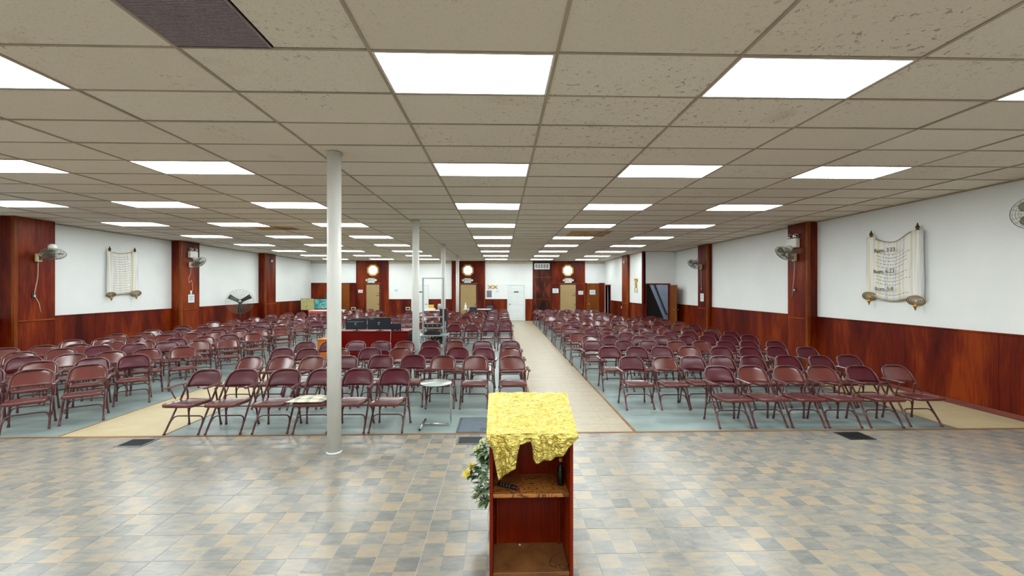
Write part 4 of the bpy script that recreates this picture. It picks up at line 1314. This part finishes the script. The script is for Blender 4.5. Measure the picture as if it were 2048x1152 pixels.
for (x, s, y, lab) in ((xl, 1, 19.2, 'small round white fixture high on the third left pilaster'), (XR2 - .125, -1, 19.6, 'small round white fixture high on the far right pilaster')):
    t = thing('round_fixture', lab, 'fixture', (x, y, 3.08))
    MB().lathe([(.06, 0), (.06, .03), (.045, .06), (0, .065)], 16, M=aim((s, 0, 0))).build('dome', 'white_plastic', t)
    MB().lathe([(.075, 0), (.075, .012), (.06, .016)], 16, M=aim((s, 0, 0))).build('collar', 'grille_metal', t)

# pedestal fans
def pedestal_fan(x, y, z, n, label, sc=1.0):
    t = thing('pedestal_fan', label, 'fan', (x, y, 0), group='big pedestal fans along the left wall')
    R = .46 * sc
    MB().lathe([(.0, 0), (.26, 0), (.26, .03), (.06, .05), (.03, .08), (0, .08)], 24).build('base', 'black_plastic', t)
    MB().tube([(0, 0, .05), (0, 0, z - .05)], .022, 10).build('pole', 'black_plastic', t)
    M = Matrix.Translation((0, 0, z)) @ aim(n)
    c = MB()
    for k in range(10):
        r = R * (.18 + .82 * k / 9)
        zz = .10 * math.sqrt(max(0, 1 - (k / 9) ** 2.2))
        for s_ in (1, -1):
            c.tube([(r * math.cos(a * PI / 18), r * math.sin(a * PI / 18), s_ * zz) for a in range(36)], .0022 if k < 9 else .006, 4, closed=True)
    for k in range(24):
        a = k * PI / 12
        pr = [(R * .18, .098), (R * .6, .08), (R * .9, .045), (R, 0), (R * .9, -.045), (R * .6, -.08), (R * .18, -.098)]
        c.tube([(r * math.cos(a), r * math.sin(a), z_) for r, z_ in pr], .0018, 4)
    c.lathe([(.0, .108), (.06, .106), (.07, .098), (0, .096)], 18)
    o = c.build('cage', 'fan_wire', t); o.matrix_local = M
    for k in range(3):
        a0 = PI / 6 + k * 2 * PI / 3
        b = MB()
        def bl(u, v, a0=a0):
            r = .06 + u * (R - .11); hw = .055 + .03 * u
            q = (v - .5) * 2 * hw
            return (r * math.cos(a0) - q * math.sin(a0), r * math.sin(a0) + q * math.cos(a0), (v - .5) * .07)
        b.grid(bl, 5, 4, .003)
        o = b.build('blade', 'black_blade', t); o.matrix_local = M
    o = MB().lathe([(.0, -.26), (.07, -.25), (.085, -.20), (.085, -.12), (.05, -.10), (.03, .03), (0, .04)], 18).build('motor', 'black_plastic', t); o.matrix_local = M
pedestal_fan(-9.98, 16.35, 1.345, (.42, -.9, .0), 'big round pedestal fan with dark blades by the left wall')
pedestal_fan(-9.15, 23.1, 1.29, (.3, -.95, .0), 'pedestal fan in the far corner, hidden by the front post', .95)

# notices and signs
def notice(loc, w, h, nrm, label, name='notice', lines=3, mat='paper'):
    t = thing(name, label, 'notice', loc)
    o = MB().cbox((-w / 2, -h / 2, 0), (w / 2, h / 2, .006), .001).build('sheet', mat, t)
    o.matrix_local = aim(nrm)
    for k in range(lines):
        p = MB().cbox((-w * .36, h * (.26 - k * .22) - h * .03, .006), (w * (.36 - .12 * (k % 2)), h * (.26 - k * .22) + h * .03, .0072), .0003).build('print_line', 'grey_print', o)
    return t
notice((xl, 14.31, 1.515), .28, .27, (1, 0, 0), 'white notice sheet on the second left pilaster')
notice((xr2, 14.74, 1.53), .25, .28, (-1, 0, 0), 'white notice sheet on the second right pilaster')
notice((-7.89, YF - .04, 1.685), .25, .17, (0, -1, 0), 'white notice left of the far left exit door')
notice((3.12, YF - .04, 1.71), .34, .26, (0, -1, 0), 'pale blue notice left of the far right exit door')
notice((4.565, YF - .04, 1.595), .28, .21, (0, -1, 0), 'white notice right of the far right exit door')
notice((5.24, YF - .036, 1.625), .33, .27, (0, -1, 0), 'white notice taped on the brown door at far right')
notice((-.655, YF, 1.53), .28, .38, (0, -1, 0), 'small violet poster on the wall beside the middle exit', 'poster', 0, 'poster_violet')
notice((-.20, YF, 1.66), .20, .13, (0, -1, 0), 'faint pale sheet on the white wall beside the poster', 'wall_sheet', 2)
notice((-5.90, YF, 1.72), .20, .16, (0, -1, 0), 'faint pale sheet on the white wall left of the rack', 'wall_sheet', 2)

for k, x in enumerate((-7.28, -1.88, 3.84)):
    t = thing('exit_sign', 'white EXIT sign with twin lamps over the far %s door' % ('left', 'middle', 'right')[k], 'exit sign', (x, YF - .04, 2.30), group='exit signs on the far wall')
    MB().cbox((-.20, -.07, -.14), (.20, 0, .12), .008).build('sign_box', 'white_plastic', t)
    text_mesh('lettering', 'EXIT', .24, 'green_letter', t, Matrix.Translation((0, -.072, 0)) @ Matrix.Rotation(PI / 2, 4, 'X'), .002, sx=.82)
    for s in (-1, 1):
        MB().lathe([(.0, -.06), (.04, -.055), (.062, .0), (.062, .02), (0, .026)], 14, M=Matrix.Translation((s * .255, -.06, .0)) @ aim((s * .5, -.8, -.15))).build('lamp_head', 'white_plastic', t)

# air conditioner grille in the burl bay
t = thing('air_grille', 'white louvred air unit high on the dark burl bay', 'air vent', (2.34, YF - .05, 3.095))
MB().cbox((-.43, -.10, -.165), (.43, 0, .165), .008).build('case', 'white_plastic', t)
for k in range(5):
    MB().cbox((-.385 + k * .155, -.106, -.12), (-.255 + k * .155, -.098, .12), .002).build('louvre_panel', 'grille_metal', t)

# gilt wall ornaments
def ornament(loc, nrm, w, h, label, vertical):
    t = thing('wall_ornament', label, 'ornament', loc, group='gilt wall ornaments')
    M = aim(nrm)
    m = MB()
    if not vertical:
        m.tube([(.09 * math.cos(a * PI / 8), .09 * math.sin(a * PI / 8), .02) for a in range(16)], .018, 6, closed=True)
        for s in (-1, 1):
            for v in (-1, 1):
                m.tube(fillet([(s * .07, v * .05, .02), (s * w * .32, v * .015, .02), (s * w * .5, v * h * .5, .02)], .08), [.02] * 1 + [.022] * 6 + [.008], 6)
            m.lathe([(.0, 0), (.03, .01), (.02, .04), (0, .05)], 8, M=Matrix.Translation((s * w * .30, 0, .0)))
    else:
        m.tube([(.075 * math.cos(a * PI / 8), .05 + .13 * math.sin(a * PI / 8), .02) for a in range(16)], .022, 6, closed=True)
        for s in (-1, 1):
            m.tube(fillet([(s * .05, .16, .02), (s * w * .45, .20, .02), (s * w * .5, h * .5, .02)], .05), .022, 6)
            m.tube(fillet([(s * .06, -.05, .02), (s * w * .5, -.12, .02), (s * w * .38, -h * .5, .02)], .08), .012, 6)
        m.cbox((-w * .45, h * .40, 0), (w * .45, h * .5, .03), .01)
    o = m.build('gilt_scrollwork', 'gold_leaf', t)
    o.matrix_local = M
ornament((-.45, YF, 1.93), (0, -1, 0), .56, .26, 'gilt bow shaped ornament on the far white wall', False)
ornament((XR2, 18.27, 1.97), (-1, 0, 0), .34, .62, 'tall gilt ornament on the set-in right wall', True)

# small fixtures low on the far wall
for k, x in enumerate((-8.28, -5.02 - .22)):
    t = thing('wall_vent', ('small cream vent low on the wall by the far left exit', 'small cream vent low on the wall left of the second post')[k], 'vent', (x, YF - .03, .70))
    MB().cbox((-.12, -.03, -.09), (.12, 0, .09), .006).build('frame', 'cream_trim', t)
    MB().cbox((-.085, -.034, -.055), (.085, -.028, .055), .002).build('grille', 'dark_brass', t)
sw = thing('light_switch', 'small white switch on the set-in right wall wainscot', 'switch', (XR2 - .02, 20.5, .92))
MB().cbox((-.008, -.035, -.06), (0, .035, .06), .003).build('plate', 'white_plastic', sw)
MB().cbox((-.02, -.008, -.015), (-.008, .008, .015), .002).build('toggle', 'white_plastic', sw)

# ================================================================== WALL SCROLLS
def finial(m, p, up):
    s = 1 if up else -1
    M = Matrix.Translation(p) @ Matrix.Diagonal((1, 1, s, 1))
    m.lathe([(.0, 0), (.022, .0), (.030, .012), (.018, .03), (.030, .05), (.032, .065), (.018, .085), (.014, .10), (.006, .13), (0, .14)], 14, M=M)
def scroll(xw, side, y_a, y_b, zt_a, zt_b, zb_a, zb_b, dip, label, heads, radii):
    """sheet from y_a to y_b on the wall x=xw; a/b are the two rollers"""
    t = thing('wall_scroll', label, 'scroll', (xw, (y_a + y_b) / 2, 0), group='parchment scrolls on the side walls')
    yc = (y_a + y_b) / 2
    def sheet(u, v):
        y = y_a + (y_b - y_a) * u
        ztop = zt_a + (zt_b - zt_a) * u - dip * math.sin(PI * min(1, u * 1.15)) ** 1.1
        zbot = zb_a + (zb_b - zb_a) * u - dip * .55 * math.sin(PI * min(1, u * 1.25)) ** 1.2
        bow = .05 + .022 * math.sin(u * 3 * PI + .4) + .012 * math.sin(v * 4)
        return (side * bow, y - yc, zbot + (ztop - zbot) * v)
    m = MB(); m.grid(sheet, 36, 14, .008)
    sh = m.build('sheet', 'parchment', t)
    for e in (1, 0):
        MB().tube([tuple(Vector(sheet(i / 24, e)) + Vector((side * .002, 0, 0))) for i in range(25)], .007, 6).build('edge_binding', 'parchment_edge', sh)
    for k, (y, z1, z0) in enumerate(((y_a, zt_a, zb_a), (y_b, zt_b, zb_b))):
        r = radii[k]
        yy = y - yc
        ro = MB()
        prof = lambda zz: r * (1 + .08 * math.sin((zz - z0) * 5.0))
        cx = side * (r * .5 + .015)
        ro.lathe([(prof(z0 + (z1 - z0) * i / 10), z0 + (z1 - z0) * i / 10) for i in range(11)], 22, M=Matrix.Translation((cx, yy, 0)) @ Matrix.Diagonal((.5, 1, 1, 1)))
        rl = ro.build('roller', 'parchment', t)
        # round end seen from below, with its spiral of rings
        nn = Vector((side * .62, -.42, -.66)).normalized()
        Mc = Matrix.Translation((cx + side * .03, yy, z0 - .005)) @ aim(nn)
        MB().lathe([(.0, -.02), (r * 1.12, -.02), (r * 1.16, 0), (r * 1.1, .012), (.0, .016)], 22, M=Mc).build('end_disc', 'parchment', rl)
        for i in range(4):
            q = r * (1.12 - .27 * i)
            MB().tube([Mc @ Vector((q * math.cos(a * PI / 10), q * math.sin(a * PI / 10), .014)) for a in range(20)], .007, 5, closed=True).build('end_ring', 'brass', rl)
        f = MB()
        finial(f, (cx, yy, z1), True)
        f.build('top_finial', 'dark_brass', rl)
        f = MB()
        finial(f, (cx + side * .06, yy - .02, z0 - .05), False)
        f.build('bottom_finial', 'brass', rl)
    # faint lines of script and the headings
    rl_ = random.Random(int(y_a * 10))
    ln = MB()
    spots = []
    nl = 15
    for i in range(nl):
        v = .90 - i * .80 / (nl - 1)
        u0 = .14; u1 = .92 - rl_.random() * .25
        if heads and any(abs(v - hv) < .045 for hv, _ in heads):
            continue
        u = u0
        while u < u1:
            du = rl_.uniform(.02, .06)
            a = Vector(sheet(u, v)); b = Vector(sheet(min(u + du, u1), v))
            for p, q in ((a, b),):
                o_ = Vector((side * .003, 0, 0)); hh = Vector((0, 0, .0055))
                ln._add([p + o_ - hh, q + o_ - hh, q + o_ + hh, p + o_ + hh], [(0, 1, 2, 3) if side < 0 else (3, 2, 1, 0)])
            u += du + rl_.uniform(.012, .03)
    ln.build('script_lines', 'grey_print', sh)['kind'] = 'stuff'
    if heads:
        for hv, txt in heads:
            p = Vector(sheet(.34, hv))
            text_mesh('lettering', txt, .105, 'ink', sh, Matrix.Translation(p + Vector((side * .055, 0, 0))) @ aim((side, 0, 0)), .0015)
scroll(XR, -1, 8.05, 7.13, 2.86, 2.87, 1.72, 1.66, .14, 'large parchment scroll with scripture headings on the right wall', [(.86, 'Rom. 3:23'), (.50, 'Rom. 6:23'), (.20, 'Rom. 5:8')], (.098, .105))
scroll(XL, 1, 11.67, 12.44, 2.86, 2.90, 1.70, 1.72, .05, 'parchment scroll with close lines on the left wall', None, (.085, .105))

# ================================================================== BACK OF THE HALL
def table(x, y, w, d, h, label, mat, name='folding_table'):
    t = thing(name, label, 'table', (x, y, 0))
    MB().cbox((-w / 2, -d / 2, h - .035), (w / 2, d / 2, h), .008).build('table_top', mat, t)
    for sx in (-1, 1):
        for sy in (-1, 1):
            MB().tube([(sx * (w / 2 - .12), sy * (d / 2 - .06), 0), (sx * (w / 2 - .15), sy * (d / 2 - .08), h - .036)], .014, 8).build('leg', 'grille_metal', t)
    return t
table(-1.28, 23.05, 1.50, .60, .72, 'white topped folding table under the middle exit', 'table_white')
t = thing('spray_bottle', 'white plastic bottle at the left end of the back table', 'bottle', (-1.92, 22.95, .72))
MB().lathe([(.0, 0), (.06, 0), (.065, .02), (.065, .18), (.045, .23), (.02, .26), (.02, .29), (0, .29)], 16).build('body', 'white_plastic', t)
MB().lathe([(.024, .28), (.024, .32), (.012, .34), (.01, .37), (0, .37)], 12).build('pump_cap', 'white_plastic', t)
def plain_chair(x, y, rz, label):
    t = thing('banquet_chair', label, 'chair', (x, y, 0), rz, 'dark chairs at the back table')
    MB().cbox((-.21, -.21, .43), (.21, .21, .48), .02).build('seat', 'navy_chair', t)
    MB().grid(lambda u, v: ((u - .5) * .42 * (1 - .25 * max(0, v - .6) ** 2 * 6), .20 + .06 * v - .03 * math.cos((u - .5) * 3), .55 + .32 * v), 8, 6, .03).build('backrest', 'navy_chair', t)
    for sx in (-1, 1):
        MB().tube([(sx * .20, .20, 0), (sx * .20, .22, .48), (sx * .19, .27, .80)], .011, 6).build('leg', 'black_plastic', t)
        MB().tube([(sx * .20, -.20, 0), (sx * .20, -.19, .45)], .011, 6).build('leg', 'black_plastic', t)
plain_chair(-.62, 23.52, 0, 'navy chair behind the back table by the wall')
plain_chair(-1.45, 22.45, PI, 'dark chair tucked under the front of the back table')
table(-8.55, 20.95, 1.55, .70, .78, 'white topped table with pink skirt at the far left', 'table_white')
tag(MB().grid(lambda u, v: (-9.33 + 1.56 * u, 20.585 - .008 * math.sin(u * 40), .745 - .16 * v), 40, 3, .004).build('table_skirt', 'pink_cloth'), 'pink cloth edge hanging from the far left table', 'cloth')
def painting(x, y, w, h, rz, tilt, mat, label):
    t = thing('painting', label, 'painting', (x, y, 0), rz, 'canvases leaning in the far left corner')
    o = MB().cbox((-w / 2, -.02, 0), (w / 2, .0, h), .003).build('canvas', mat, t, (0, 0, .72), (tilt, 0, 0))
    MB().cbox((-w / 2 - .015, -.018, -.015), (w / 2 + .015, .012, 0), .003).cbox((-w / 2 - .015, -.018, h), (w / 2 + .015, .012, h + .015), .003).cbox((-w / 2 - .015, -.018, 0), (-w / 2, .012, h), .003).cbox((w / 2, -.018, 0), (w / 2 + .015, .012, h), .003).build('frame', 'panel_wood', o)
    for sx in (-1, 1):
        MB().tube([(sx * w * .3, .02, 0), (sx * w * .3, .0, .72)], .012, 6).build('easel_leg', 'panel_wood', t)
    MB().cbox((-w / 2, -.04, .69), (w / 2, .03, .715), .004).build('ledge', 'panel_wood', t)
painting(-10.15, 22.35, .62, .58, math.radians(28), -.12, 'canvas_gold', 'gold and blue abstract canvas leaning at the left wall')
painting(-9.98, 23.62, .80, .52, math.radians(4), -.12, 'canvas_teal', 'teal and white abstract canvas leaning in the far corner')
table(-3.45, 21.6, .95, .55, .74, 'small white covered table behind the metal rack', 'table_white', 'side_stand')
tag(MB().cbox((-.13, -.09, 0), (.13, .09, .17), .004).build('yellow_box', 'yellow_box', None, (-3.55, 21.55, .84 + .0)), 'yellow box on top of a white carton behind the rack', 'box')
tag(MB().cbox((-.20, -.12, 0), (.20, .12, .10), .004).build('white_carton', 'white_plastic', None, (-3.55, 21.55, .74)), 'low white carton on the small table behind the rack', 'box')
t = thing('coffee_urn', 'pale metal urn on the small table behind the rack', 'urn', (-3.10, 21.6, .74))
MB().lathe([(.0, 0), (.12, 0), (.13, .02), (.13, .26), (.10, .31), (0, .32)], 18).build('body', 'silver_rack', t)
MB().lathe([(.0, .32), (.03, .322), (.02, .35), (.03, .37), (0, .38)], 10).build('lid_knob', 'black_plastic', t)
MB().tube([(0, -.13, .06), (0, -.17, .06), (0, -.175, .03)], .012, 6).build('tap', 'black_plastic', t)
